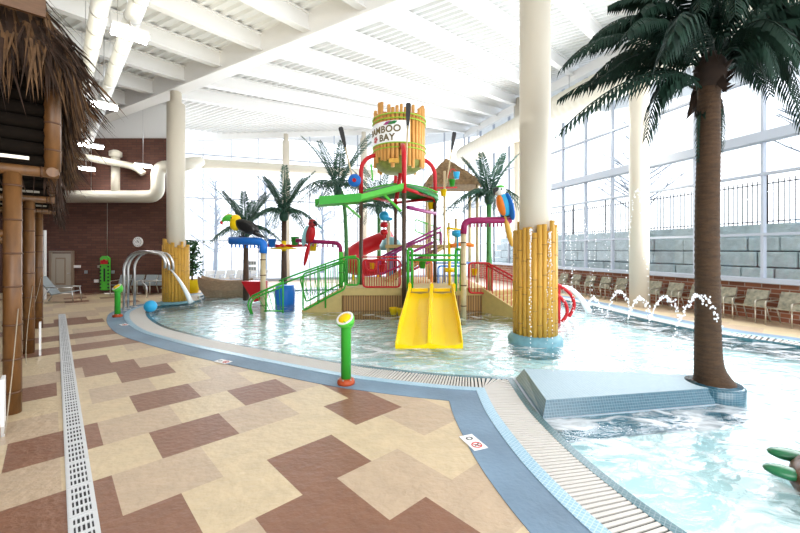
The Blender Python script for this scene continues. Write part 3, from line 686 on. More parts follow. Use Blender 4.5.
# turtle
tc = V((3.73, 3.12, 0)); e = empty('turtle_figure', tc, 'brown shelled turtle figure with green flippers in the shallow water', 'turtle')
q = MB(); q.ball((0, 0, .02), (.44, .36, .24), 20, 12, Matrix.Rotation(.6, 3, 'Z')); q.build('shell', M['shell'], e)
def flip(name, p, qn, w_):
    p, qn = V(p), V(qn); d = (qn-p); a = math.atan2(d.y, d.x); b = MB(); b.ball((p+qn)/2, (d.length/2, w_, .05), 14, 8, Matrix.Rotation(a, 3, 'Z') @ Matrix.Rotation(-.12, 3, 'Y')); b.build(name, M['tgreen'], e)
flip('flipper', (.13, .37, .06), (-.27, .42, .1), .10); flip('flipper', (-.2, .08, .05), (-.53, .2, .08), .09); flip('flipper', (.28, .36, .05), (.42, .56, .06), .10); flip('flipper', (-.08, -.3, .05), (-.2, -.56, .05), .1)
b = MB(); b.ball((.44, -.22, .1), (.16, .13, .11), 14, 8); b.build('head', M['tgreen'], e)
# tiled ledge
zt = .155
top = [V((1.80, 4.63, zt)), V((4.12, 5.02, zt)), V((4.3, 5.55, zt)), V((1.93, 5.85, zt))]
bot = [V((1.60, 4.36, -.27)), V((4.2, 4.84, -.27)), V((4.45, 5.7, -.27)), V((1.66, 6.0, -.27))]
mid_ = [top[i].lerp(bot[i], .42) for i in range(4)]
lip = [m+(m-V((2.9, 5.3, m.z))).normalized()*.04 for m in mid_]
e = empty('tiled_pool_ledge', (1.8, 4.6, 0), 'low blue mosaic tiled ledge in the pool leading to the palm planter', 'ledge')
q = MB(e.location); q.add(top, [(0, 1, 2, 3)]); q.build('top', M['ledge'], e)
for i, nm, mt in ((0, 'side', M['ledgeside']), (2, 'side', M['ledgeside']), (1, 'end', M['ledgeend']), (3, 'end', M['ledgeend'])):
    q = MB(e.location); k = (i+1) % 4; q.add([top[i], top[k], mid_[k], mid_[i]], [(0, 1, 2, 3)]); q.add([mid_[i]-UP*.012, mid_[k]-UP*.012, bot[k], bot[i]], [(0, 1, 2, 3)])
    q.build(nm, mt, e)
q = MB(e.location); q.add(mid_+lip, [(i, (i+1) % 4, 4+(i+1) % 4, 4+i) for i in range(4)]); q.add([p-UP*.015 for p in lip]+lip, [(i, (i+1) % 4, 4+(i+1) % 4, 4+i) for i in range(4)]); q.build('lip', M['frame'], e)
PC = V((4.36, 5.24, 0))
q = MB(PC); q.lathe([(.35, -.27), (.35, .13), (.32, .155)], PC, 32); q.lathe([(.32, .155), (.02, .157)], PC, 32); tag(q.build('palm_planter', M['ledgeside']), 'small round mosaic planter at the foot of the foreground palm', 'planter')

# ------------------------------------------------------------------ palms
def frond(mb, pts, ll, droop, n=26, wd=.018, spread=.75, rw=.016):
    pts = [V(p) for p in pts]; m = len(pts)
    mb.tube(pts, [rw*(1-.75*i/(m-1)) for i in range(m)], 5)
    def pt(f): x = f*(m-1); i = min(int(x), m-2); return pts[i].lerp(pts[i+1], x-i), (pts[i+1]-pts[i]).normalized()
    for i in range(n):
        f = .1+.9*(i+.5)/n; p, t = pt(f); sd = t.cross(UP)
        if sd.length < .35: sd = V((1, .2, 0))
        sd.normalize(); L = ll*(math.sin(PI*min(1, .22+f*.72))**.7+.12)
        for s in (-1, 1):
            d = (t*(1-spread*.55)+sd*s*spread+UP*R.uniform(-.05, .12)).normalized()
            a = p+d*L*.5; a.z += L*.04*(1-droop); b = p+d*L*(1-.25*droop); b.z -= L*droop*R.uniform(.7, 1)
            a.z -= L*droop*.25
            nn = t*wd
            mb.add([p-nn*.5, p+nn*.5, a+nn, a-nn, b, p-UP*.004, a-UP*.008], [(0, 1, 2, 3), (3, 2, 4), (1, 5, 6, 2), (5, 0, 3, 6), (3, 6, 4), (6, 2, 4)])
# foreground palm
base = PC+UP*.13; cr = V((4.25, 5.15, 4.42)); tp = [base, base+V((-.07, -.01, .35)), V((4.23, 5.17, 1.3)), V((4.19, 5.13, 2.4)), V((4.20, 5.12, 3.3)), V((4.23, 5.15, 4.1)), cr]
fp = empty('foreground_palm', base, 'big foreground palm with ringed brown trunk and dark drooping fronds', 'palm')
cl = catmull(tp, 14); q = MB(base); rads = []
for i, p in enumerate(cl):
    f = i/(len(cl)-1); r = .124+.045*math.exp(-f*2.6)+.085*math.exp(-f*13); rads.append(r)
pp = []; pr = []
for i in range(len(cl)-1):
    for k in range(2):
        p = cl[i].lerp(cl[i+1], k/2); r = rads[i]*(1-k/2)+rads[i+1]*k/2; pp.append(p); pr.append(r*(1.02 if k == 0 else .975))
q.tube(pp, pr, 20); q.build('trunk', M['palmbark'], fp)
q = MB(base)
for i in range(26):
    a = R.uniform(0, 2*PI); p = cr+V((math.cos(a)*.13, math.sin(a)*.13, R.uniform(-.35, .05))); q.strand(p, p+V((math.cos(a)*.14, math.sin(a)*.14, R.uniform(-.3, .2))), .05, 0)
q.ball(cr, (.19, .19, .3), 14, 8); q.build('husk', mat('palm_husk', (.03, .014, .007), .9, noise=.5), fp)
Yc = 5.15
fr = [((692, 50), (625, 34, 4.9), (563, 66, 4.7), .6), ((696, 66), (630, 68, 5.6), (560, 98, 6.0), .6), ((696, 66), (640, 76, 4.8), (560, 131, 4.5), .75), ((698, 74), (668, 80, 4.9), (646, 138, 4.8), .8),
      ((696, 40), (665, 2, 5.3), (612, 4, 5.6), .7), ((694, 46), (660, 20, 4.6), (626, 34, 4.2), .8), ((704, 30), (690, -40, 5.2), (640, -45, 5.6), .7), ((712, 25), (712, -60, 5.3), (735, -90, 5.5), .7),
      ((728, 52), (775, 48, 5.0), (802, 112, 4.9), .75), ((728, 50), (780, 36, 5.4), (850, 90, 5.5), .7), ((725, 36), (790, -10, 5.2), (860, 30, 5.4), .7), ((722, 30), (760, -40, 5.4), (830, -60, 5.8), .7),
      ((720, 45), (760, 20, 4.2), (800, 60, 3.7), .75), ((705, 45), (690, 20, 4.3), (660, 60, 3.9), .8), ((720, 60), (750, 50, 5.9), (770, 95, 6.4), .7), ((702, 45), (680, 20, 6.0), (655, 45, 6.7), .7),
      ((715, 38), (730, -10, 4.3), (735, 15, 3.7), .75), ((700, 88), (697, 110, 5.1), (698, 162, 5.1), .35), ((722, 88), (724, 110, 5.1), (721, 152, 5.1), .35), ((727, 44), (800, 4, 4.6), (840, 62, 4.2), .75), ((716, 40), (745, -5, 4.9), (790, 8, 4.7), .8)]
fr += [((706, 50), (690, 15, 4.0), (672, 40, 3.6), .8), ((724, 48), (752, 30, 4.7), (778, 75, 4.5), .75), ((712, 40), (705, 0, 4.6), (700, 10, 4.0), .8), ((710, 40), (700, 5, 5.8), (690, 10, 6.4), .7),
       ((728, 40), (770, 10, 5.0), (815, 40, 5.0), .75), ((698, 40), (668, 8, 4.8), (640, 12, 4.5), .75), ((726, 56), (770, 62, 5.5), (805, 130, 5.7), .7), ((700, 58), (655, 50, 5.3), (600, 78, 5.4), .7), ((735, 40), (790, 20, 4.9), (830, 90, 4.6), .75)]
for k in range(14):
    az = k*2.4+.4; el = .55+.5*((k*37) % 10)/10; L = 1.25+.5*((k*53) % 10)/10
    q = MB(base); p = cr+V((math.cos(az)*.1, math.sin(az)*.1, .12)); d = V((math.cos(az), math.sin(az), 0)); tip = p+d*L*.95+UP*(L*el-.75); ctl = p+d*L*.45+UP*L*el
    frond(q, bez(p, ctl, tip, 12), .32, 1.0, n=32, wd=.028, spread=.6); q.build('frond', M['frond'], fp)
for a, b, c, dr in fr:
    p = at(a[0]*.6+712*.4, a[1]+16, Yc); c_ = at(*b); t_ = at(*c); ctl = c_*2-(p+t_)/2
    q = MB(base); hang = dr < .4
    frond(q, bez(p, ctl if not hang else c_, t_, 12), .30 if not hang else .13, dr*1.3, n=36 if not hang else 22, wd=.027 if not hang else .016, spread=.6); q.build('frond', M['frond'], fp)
# smaller palms round the play structure
def small_palm(px, base_y, cy, Y, rad, label, stem='bark', seed=0, lean=0, nf=15, curve=None):
    c = at(px, cy, Y); b = V((c.x+lean, Y, -.1)) if curve is None else V((curve, Y, -.1))
    e = empty('play_palm', b, label, 'palm', 'palms round the play structure'); rr = random.Random(seed); o = b
    q = MB(o); 
    if curve is None:
        q.tube([b, b.lerp(c, .5), c], [.13, .11, .1], 10)
        st = q.build('trunk', M['post'] if stem == 'bark' else M['stemgreen'], e)
    else:
        q.tube(bez(b, V((b.x+.1, Y, c.z+.2)), c, 12), .09, 10); st = q.build('trunk', M['stemgreen'], e)
    for i in range(nf):
        az = 2*PI*(i+rr.uniform(-.2, .2))/nf; q = MB(o)
        up = 1.25 if i % 2 == 0 else .35
        d = V((math.cos(az), math.sin(az)*.9, 0)); L = rad*rr.uniform(.85, 1.1)
        tip = c+d*L*(.62 if up > 1 else .95)+UP*L*(.9 if up > 1 else -.3); ctl = c+d*L*.27+UP*L*(.6 if up > 1 else .42)
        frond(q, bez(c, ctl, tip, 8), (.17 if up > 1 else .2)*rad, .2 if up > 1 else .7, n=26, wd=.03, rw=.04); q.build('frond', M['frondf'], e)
    q = MB(o); q.ball(c-UP*.05, (.2, .2, .25), 10, 6); q.build('crown_heart', M['frondf'], e)
small_palm(246, 298, 231, 15.7, 1.75, 'small palm behind the toucan, leftmost of the play palms', seed=1)
small_palm(284, 292, 215, 15.4, 1.85, 'small palm with the cup wheel before its trunk', seed=2)
small_palm(338, 292, 190, 16.4, 2.35, 'palm with curved green stem left of the red tower frame', seed=3, curve=at(346, 280, 16.4).x)
small_palm(379, 285, 210, 19.8, 2.2, 'palm with green stem seen through the red tower frame', 'green', seed=4)
small_palm(489, 285, 198, 15.0, 1.95, 'palm with green stem behind the blue and yellow macaw', 'green', seed=5)

# ------------------------------------------------------------------ play platform with walls, stairs and slide
PZ = .72
org = V((.4, 12.3, 0))
e = empty('play_platform', org, 'tan play platform with bamboo clad wall, capped ledge and stairs in the pool', 'play platform')
A = [V((-1.87, 12.3, 0)), V((2.75, 12.3, 0)), V((2.75, 17.2, 0)), V((-1.87, 17.2, 0))]
q = MB(org)
q.box(((A[0].x+A[1].x)/2, 14.75, .2), (4.62, 4.9, .98)); q.build('base_wall', M['clad'], e)
q = MB(org); q.box(((A[0].x+A[1].x)/2, 14.75, PZ-.08), (4.74, 5.02, .24)); o = q.build('cap', M['cap'], e)
q = MB(org); n_ = 5                              # stairs down to the left
x0, x1 = -1.9, -3.2
for i in range(n_):
    xa = x0+(x1-x0)*i/n_; xb = x0+(x1-x0)*(i+1)/n_; z = PZ*(1-(i+.6)/n_); q.box(((xa+xb)/2, 13.0, z/2-.14), (abs(xb-xa)+.002, 1.25, z+.28))
q.build('stairs', M['cap'], e)
q = MB(org); q.prism([(x0, 12.34, -.28), (x0, 12.34, PZ+.05), (x1, 12.34, .04), (x1, 12.34, -.28)], (0, -.12, 0)); q.build('stringer', M['cap'], e)
p = V((2.75, 12.3, 0)); r_ = V((3.75, 10.75, 0)); dr = (r_-p).normalized(); sdv = V((-dr.y, dr.x, 0))
q = MB(org)
for i in range(6):
    a = p.lerp(r_, i/6); b = p.lerp(r_, (i+1)/6); z = PZ*(1-(i+.5)/6); q.box((a+b)/2+sdv*.62+UP*(z/2-.14), ((b-a).length+.002, 1.2, z+.28), dr, sdv)
q.build('stairs', M['cap'], e)
q = MB(org); q.prism([p-UP*.28, p+UP*(PZ+.05), r_+UP*.06, r_-UP*.28], sdv*-.1); q.build('stringer', M['cap'], e)
# upper deck with posts
q = MB(org); q.box((.9, 16.6, 2.15), (3.0, 2.4, .14)); q.build('upper_deck', M['cap'], e)
for x in (-.5, 2.3):
    for y in (15.5, 17.7): q = MB(org); q.tube([(x, y, 0), (x, y, 3.3)], .06, 8); q.build('deck_post', M['bamboopale'], e)
q = MB(org); q.beam((-.55, 15.0, .75), (1.7, 15.6, 2.1), .6, .12); q.build('ramp_stair', M['cap'], e)

def railing(name, topl, botl, nb, m, label, r=.03, rb=.012, closed=True, group=None, extra=None):
    topl = [V(p) for p in topl]; botl = [V(p) for p in botl]; o = botl[0].copy()
    e = empty('railing' if not name else name, o, label, 'railing', group)
    q = MB(o)
    if closed: 
        loop = topl+botl[::-1]; loop = rnd(loop+[loop[0], loop[1]], .12, 4)[1:-1]
        q.tube(rnd([(topl[0]+botl[0])/2]+topl+botl[::-1]+[(topl[0]+botl[0])/2], .12, 4), r, 8)
    else:
        q.tube(rnd(topl, .12, 4), r, 8); q.tube(rnd(botl, .1, 3), r*.8, 8)
    q.build('frame', m, e)
    def along(pl, f):
        Ls = [(pl[i+1]-pl[i]).length for i in range(len(pl)-1)]; T = sum(Ls)*f
        for i, l in enumerate(Ls):
            if T <= l or i == len(Ls)-1: return pl[i].lerp(pl[i+1], min(1, T/l))
            T -= l
    q = MB(o)
    for i in range(nb): f = (i+.7)/(nb+.4); a, b = along(topl, f), along(botl, f); q.tube([a, b], rb, 5)
    q.build('balusters', m, e)
    for pl in extra or (): q = MB(o); q.tube(rnd(pl, .1, 3), r*.9, 8); q.build('rail', m, e)
    return e
W = M
a12 = lambda px, py: at(px, py, 12.2)
railing('stair_railing', [a12(303, 274), a12(345, 260)], [a12(303, 311), a12(327, 298), a12(345, 289)], 9, W['green'], 'green stair railing climbing to the platform, front side', group='green stair railings',
        extra=[[a12(279, 281), a12(300, 273), a12(345, 257), a12(356, 256)], [a12(279, 285), a12(303, 276)], [a12(318, 266), a12(318, 304)], [a12(325.5, 264), a12(325.5, 308)]])
a13 = lambda px, py: at(px, py, 13.6)
railing('stair_railing', [a13(300, 278), a13(344, 262)], [a13(306, 302), a13(344, 282)], 8, W['green'], 'green stair railing on the far side of the steps', group='green stair railings')
a11 = lambda px, py: at(px, py, 11.9)
railing('stair_railing', [a11(252, 296), a11(283, 282)], [a11(264, 311), a11(283, 311)], 5, W['green'], 'green curled handrail in the water beside the toucan post', closed=False, group='green stair railings',
        extra=[[a11(251, 314), a11(247.5, 305), a11(250, 298), a11(264, 290.5), a11(283, 283)], [a11(252.5, 314), a11(250, 306), a11(253, 299), a11(266, 293), a11(283, 286.5)], [a11(283, 280), a11(283, 313)], [a11(266, 290), a11(266, 312)]])
railing('platform_railing', [a12(345, 258), a12(359, 258)], [a12(345, 285), a12(359, 285)], 5, W['green'], 'short green railing panel at the top of the stairs left of the tower')
railing('platform_railing', [a12(363, 260), a12(400, 260)], [a12(363, 287), a12(400, 287)], 15, W['red'], 'red railing panel with scalloped top between the tower posts', group='red railings',
        extra=[[a12(362, 257), a12(401, 257)], [a12(366, 260), a12(367, 270), a12(372, 271.5), a12(376, 269), a12(376, 260)]])
railing('platform_railing', [a12(469, 263), a12(488, 263), a12(492, 266)], [a12(469, 293), a12(485, 293), a12(492, 297)], 7, W['red'], 'red railing panel with yellow cup right of the slide gate', group='red railings')
P0, P1 = V((2.8, 12.15, 0)), V((3.72, 10.7, 0))
railing('stair_railing', [P0+UP*1.6, P1+UP*.98], [P0+UP*.6, P1+UP*.05], 11, W['red'], 'red stair railing beside the thick bamboo column, near side', group='red railings', extra=[[P0+UP*1.5, P1+UP*.86]])
railing('stair_railing', [P0+sdv*1.3+UP*1.6, P1+sdv*1.3+UP*.98], [P0+sdv*1.3+UP*.6, P1+sdv*1.3+UP*.05], 11, W['red'], 'red stair railing on the far side of the right steps', group='red railings', extra=[[P0+sdv*1.3+UP*1.5, P1+sdv*1.3+UP*.86]])
# slide gate
g0 = at(408, 290, 12.0).x; g1 = at(461, 290, 12.0).x
e = empty('slide_gate', (g0, 12.0, 0), 'green double post gate frame above the yellow slide', 'gate')
for x in (g0, g0+.13, g1-.17, g1):
    q = MB(e.location); q.tube([(x, 12.0, .70), (x, 12.0, 2.02)], .05 if x in (g0, g1) else .045, 8); q.build('post', W['green'], e)
for z in (1.78, 1.93): q = MB(e.location); q.tube([(g0, 12, z-.1), (g1, 12, z-.1)], .04, 8); q.build('crossbar', W['green'], e)
for x in (g0+.065, g1-.085): q = MB(e.location); q.tube([(x-.08, 12, 2.02), (x+.08, 12, 2.02)], .045, 8); q.build('cap', W['green'], e)
# slide
sl = [at(431.5, 270+0, 11.9), ]
e = empty('double_slide', (.8, 11.7, 0), 'yellow two lane water slide running down into the pool', 'slide')
def slide_prof(f):                               # centre point and half width along the chute
    top = V((.98, 11.85, .92)); end = V((.60, 7.75, .03)); p = top.lerp(end, f)
    p.z = .60*(1-f)**1.25+.02
    return p, .70
NSL = 24; rows = []
cs = [(-1, .30), (-.97, .32), (-.93, .04), (-.5, -.0), (-.08, .04), (-.045, .26), (.045, .26), (.08, .04), (.5, 0), (.93, .04), (.97, .32), (1, .30), (1, -.06), (-1, -.06)]
for i in range(NSL+1):
    f = i/NSL; p, hw = slide_prof(f); k = 1 if f < .82 else max(.25, 1-(f-.82)/.18*.75)
    rows.append([p+V((x*hw, 0, z*k if z > .1 else z)) for x, z in cs])
q = MB(e.location); nc = len(cs)
q.add([v for r_ in rows for v in r_], [(i*nc+j, i*nc+(j+1) % nc, (i+1)*nc+(j+1) % nc, (i+1)*nc+j) for i in range(NSL) for j in range(nc)]+[tuple(range(nc)), tuple(NSL*nc+j for j in range(nc))])
q.build('chute', W['slide'], e)
q = MB(e.location)
for x in (-.35, .35):
    pt = slide_prof(.0)[0]; q.box(pt+V((x, .03, .12)), (.5, .08, .10))
q.build('lane_header', W['slide'], e)
pt = slide_prof(0)[0]
for x in (-.97, 0, .97):
    q = MB(e.location); q.prism([pt+V((x*.70-.05, 0, .1)), pt+V((x*.70+.05, 0, .1)), pt+V((x*.70+.05, 0, .32)), pt+V((x*.70, 0, .38)), pt+V((x*.70-.05, 0, .32))], (0, -.3, 0)); q.build('ridge_cap', W['slide'], e)
q = MB(e.location)
for f in (.3, .55):
    for s in (-1, 1): p = slide_prof(f)[0]; q.tube([V((p.x+s*.5, p.y, -.27)), p+V((s*.5, 0, -.05))], .05, 8)
q.build('support', W['slide'], e)
for px, py, lab in ((373.5+20, 314, 'left one of two small yellow floating cups at the platform wall'), (401, 315, 'right one of two small yellow floating cups at the platform wall')):
    c = G(px, py, 0); q = MB(c); q.lathe([(.09, -.02), (.14, .16), (.15, .2), (.12, .2), (.1, .05)], c, 14); thing_mesh('floating_cup', q, W['yellow'], lab, 'cup', 'yellow floating cups')

# ------------------------------------------------------------------ tower with the big bucket
TP = {'f': V((.13, 12.05, 0)), 'l': V((-1.40, 13.5, 0)), 'r': V((1.34, 14.4, 0)), 'b': V((-.19, 15.8, 0))}
TC = V((-.03, 14.0, 0))
e = empty('bucket_tower', TC, 'tall four post tower frame with bent red pipes under the bamboo bucket', 'tower')
ZB = 3.82
for k_, p in TP.items():
    q = MB(TC); q.tube([p-UP*.28, p+UP*ZB], .072, 10); q.build('post', M['post'], e)
    top = 5.55 if k_ == 'f' else 5.5; d = (TC-p).normalized(); q = MB(TC)
    q.tube([p+UP*ZB, p+UP*4.7]+bez(p+UP*4.8, p+UP*top, p+d*1.05+UP*(top+.02), 8), .078, 10); q.build('bent_pipe', W['red'], e)
for a, b in (('f', 'l'), ('l', 'b'), ('b', 'r'), ('r', 'f')):
    q = MB(TC); q.tube([TP[a]+UP*3.98, TP[b]+UP*3.98], .06, 8); q.build('ring_bar', W['red'], e)
q = MB(TC); q.tube([TC+V((-.1, -.1, 3.9)), TC+V((.1, .1, 5.2))], .08, 8); q.build('feed_pipe', W['red'], e)
# bucket
BR = .90; z0, z1 = 5.08, 7.04
e = empty('bamboo_bucket', TC+UP*z0, 'big round tipping bucket of golden bamboo poles with a white sign, topping the tower', 'bucket')
rr = random.Random(9); n_ = 38
for i in range(n_):
    a = 2*PI*i/n_; p = V((math.cos(a)*BR, math.sin(a)*BR, 0)); q = MB(); lo = rr.uniform(-.22, .24); hi = z1-z0+rr.uniform(-.2, .22)
    q.tube([p+UP*lo, p+UP*hi], .064*rr.uniform(.88, 1.08), 8); q.build('bamboo_pole', M['bamboobucket'], e)
for zz in (.50, .66, 1.52, 1.68):
    q = MB(); q.tube([V((math.cos(a)*(BR+.085), math.sin(a)*(BR+.085), zz)) for a in [2*PI*k/40 for k in range(40)]], .022, 6, closed=True); q.build('rope_band', M['ropegreen'], e)
q = MB(); q.lathe([(.1, -.22), (.6, -.2), (.86, -.02), (.88, .4), (.84, .42)], (0, 0, 0), 28); q.lathe([(.8, .3), (.8, 1.75), (.78, 1.75)], (0, 0, 0), 28, caps=False); q.build('inner_tub', M['under'], e)
rs = BR+.10; az0, az1 = math.radians(-90-84), math.radians(-90+22)
q = MB(); A_ = []; B_ = []; C_ = []; D_ = []
for k in range(25):
    a = az0+(az1-az0)*k/24; d = V((math.cos(a), math.sin(a), 0)); A_.append(d*rs+UP*.68); B_.append(d*rs+UP*1.42); C_.append(d*(rs-.02)+UP*.68); D_.append(d*(rs-.02)+UP*1.42)
q.strip(A_, B_); q.strip(C_, D_); q.strip(A_, C_); q.strip(B_, D_); sign = q.build('sign_panel', M['paper'], e)
def curved_text(txt, size, azs, zz, m, name):
    t = bpy.data.curves.new(name, 'FONT'); t.body = txt; t.size = size; t.extrude = .004; t.offset = .008; t.space_character = 1.08
    to = bpy.data.objects.new('tmp', t); COL.objects.link(to); bpy.context.view_layer.update()
    me = bpy.data.meshes.new_from_object(to.evaluated_get(bpy.context.evaluated_depsgraph_get())); bpy.data.objects.remove(to)
    for v in me.vertices:
        a = azs+v.co.x/rs; r_ = rs+.008+v.co.z; v.co = (math.cos(a)*r_, math.sin(a)*r_, zz+v.co.y)
    me.materials.clear(); me.materials.append(m); o = bpy.data.objects.new(name, me); COL.objects.link(o); o.parent = sign
curved_text('BAMBOO', .33, math.radians(-90-80), 1.03, mat('bamboo_letter_brown', (.13, .09, .02), .5), 'lettering')
curved_text('BAY', .32, math.radians(-90-44), .74, mat('bamboo_letter_dark', (.11, .08, .02), .5), 'lettering')
def on_drum(az, z, du, dz, r_=.015): a = math.radians(-90+az)+du/rs; return V((math.cos(a)*(rs+r_), math.sin(a)*(rs+r_), z+dz))
for az, m, nm in ((-14, 'dgreen', 'leaf_emblem'), (-24, 'purple', 'leaf_emblem')):
    q = MB(); q.add([on_drum(az, 1.34, x, y) for x, y in ((-.17, -.05), (-.05, .05), (.08, .06), (.19, .05), (.1, -.04), (-.04, -.06))], [(0, 1, 2, 3, 4, 5)]); q.build(nm, W[m], sign)
q = MB()
for k in range(5):
    a = k*2*PI/5; q.add([on_drum(-56, .84, .11*math.cos(a+b_)*l, .11*math.sin(a+b_)*l, .016) for b_, l in ((0, .1), (-.5, .9), (0, 1.15), (.5, .9))], [(0, 1, 2, 3)])
q.build('flower_emblem', W['red'], sign)
q = MB(); q.box((-.18, -.95, .02), (.36, .16, .14)); q.build('spout', M['bamboo'], e)
# paddles
def paddle(p, q_, label):
    p, q_ = V(p), V(q_); d = (p-q_).normalized(); e = empty('paddle', q_, label, 'paddle', 'upright paddles on the tower')
    b = MB(q_); b.tube([q_, p-d*.75], .028, 8); b.build('shaft', M['bamboopale'], e)
    sd = d.cross(V((0, 1, 0))).normalized(); b = MB(q_); pts = [p-d*.85, p-d*.4, p-d*.05, p]; 
    P_ = [pts[0]-sd*.03, pts[1]-sd*.075, pts[2]-sd*.085, pts[3]-sd*.05, pts[3]+sd*.05, pts[2]+sd*.085, pts[1]+sd*.075, pts[0]+sd*.03]
    b.prism([x+V((0, -.02, 0)) for x in P_], (0, .04, 0)); b.build('blade', M['black'], e)
paddle(at(340.5, 127, 13.5), at(353, 180, 13.5), 'dark bladed paddle leaning out over the left tower post')
paddle(at(408.5, 103, 12.4), at(405.5, 186, 12.4), 'dark bladed paddle standing upright before the bamboo bucket')
paddle(at(454.5, 132, 15.6), at(446, 186, 15.6), 'dark bladed paddle leaning at the small thatched roof')
# green leaf tray and chute
e = empty('leaf_deflector', TC+UP*4.1, 'green leaf shaped deflector tray under the bamboo bucket', 'deflector')
q = MB(); NU, NV = 14, 8; vs = []
for i in range(NU+1):
    u = -1+2*i/NU
    for j in range(NV+1):
        v_ = -1+2*j/NV; wd_ = 1.25*math.sqrt(max(.02, 1-(u*.96)**2)); vs.append(V((u*1.45, v_*wd_, .30-.28*(v_*v_)-.32*u*u)))
fs = [(i*(NV+1)+j, (i+1)*(NV+1)+j, (i+1)*(NV+1)+j+1, i*(NV+1)+j+1) for i in range(NU) for j in range(NV)]
q.add(vs, fs, True); o = q.build('leaf', W['dgreen'], e); so = o.modifiers.new('thick', 'SOLIDIFY'); so.thickness = .05
q = MB(); q.tube([V((u*1.45, 0, .36-.32*u*u)) for u in [-1+.2*i for i in range(11)]], .03, 6); q.build('midrib', W['lgreen'], e)
ca, cb, cm = at(402, 184.5, 11.85), at(317, 199, 11.0), at(358, 196, 11.5)
e = empty('green_trough', ca, 'long green water trough reaching left from the tower', 'trough'); 
def trough(p, qn, wd, hh, name, m):
    d = (qn-p).normalized(); sd = d.cross(UP).normalized(); q = MB(ca); pr = [(-wd, hh), (-wd*.9, 0), (0, -.05), (wd*.9, 0), (wd, hh), (wd*.85, hh), (wd*.75, .05), (0, 0), (-wd*.75, .05), (-wd*.85, hh)]
    n_ = len(pr); q.add([p+sd*x+UP*y for x, y in pr]+[qn+sd*x+UP*y for x, y in pr], [(j, (j+1) % n_, n_+(j+1) % n_, n_+j) for j in range(n_)]+[tuple(range(n_)), tuple(range(n_, 2*n_))]); q.build(name, m, e)
trough(ca-UP*.15, cm-UP*.15, .22, .16, 'upper_channel', W['lgreen']); trough(cm-UP*.2, cb-UP*.2, .34, .24, 'lower_channel', W['green'])
q = MB(ca); q.tube([at(379, 190, 11.7), at(401, 211, 12.0)], .045, 8); q.build('brace', W['lgreen'], e)
q = MB(ca); q.tube([at(340, 200, 11.35), at(359.5, 217, 13.3)], .045, 8); q.build('brace', W['lgreen'], e)
q = MB(ca); q.beam(at(371, 164, 13.2), at(373, 181, 13.2), .06, .04, V((0, 1, 0))); q.build('lever', W['lgreen'], e)
c = at(354.5, 180.5, 13.35); e = empty('pinwheel', c, 'blue spoked disc wheel on the left tower post', 'wheel')
q = MB(); q.lathe([(.06, -.06), (.22, -.05), (.235, 0), (.22, .05), (.06, .06)], (0, 0, 0), 22, V((0, 1, 0))); q.build('disc', W['blue'], e)
q = MB(); q.lathe([(.07, -.1), (.07, .1)], (0, 0, 0), 12, V((0, 1, 0))); q.build('hub', W['red'], e)
q = MB(at(407, 207, 13)); q.tube([at(408, 207.5, 12.15), at(435.5, 213.5, 14.3)], .065, 8); thing_mesh('spray_bar', q, W['purple'], 'purple bar slung between the front and right tower posts', 'bar')

# ------------------------------------------------------------------ birds on spray bars
def spray_bar(posts, bar, m, label, pm, rbar, nz=9, foot=None):
    e = empty('bird_perch', posts[0], label, 'spray arm', 'spray arms carrying birds'); o = posts[0]
    q = MB(o); q.tube(posts, .085, 10); q.mi = 1; j = q; L = (posts[1]-posts[0]).length
    for f in (.2, .42, .65, .88): p = posts[0].lerp(posts[1], f); j.tube([p, p+UP*.03], .095, 10)
    q.build('bamboo_post', [pm, M['node']], e)
    q = MB(o); q.tube(rnd(bar, .3, 6), rbar, 12); q.build('arm', m, e)
    a, b = bar[-2], bar[-1]; q = MB(o)
    for i in range(nz): p = a.lerp(b, (i+.5)/nz); q.lathe([(.02, 0), (.03, -.08), (.022, -.12)], p-UP*rbar*.85, 8)
    q.build('nozzles', m, e)
Yt = 12.3
tb = at(263, 311, Yt); tb.z = -.27
spray_bar([tb, at(263, 252, Yt)], [at(263, 253, Yt), at(264, 241.5, Yt), at(230, 240.5, Yt)], W['blue'], 'blue spray arm on a pale bamboo post carrying the toucan', M['bamboopale'], .13)
Ym = 11.4; mbp = at(463.5, 300, Ym); mbp.z = -.27
spray_bar([mbp, at(463.5, 232, Ym)], [at(463.5, 234, Ym), at(464.5, 220.5, Ym), at(511, 220, Ym)], W['magenta'], 'magenta spray arm on a bamboo post carrying the blue and yellow macaw', M['bamboopale'], .10, 12)
Yr = 13.8; rb = at(341, 300, Yr); rb.z = -.27
spray_bar([rb, at(341, 252, Yr)], [at(341, 254, Yr), at(340, 243, Yr), at(296, 240.5, Yr)], W['magenta'], 'dark magenta spray arm carrying the red macaw left of the stairs', W['lgreen'], .075)
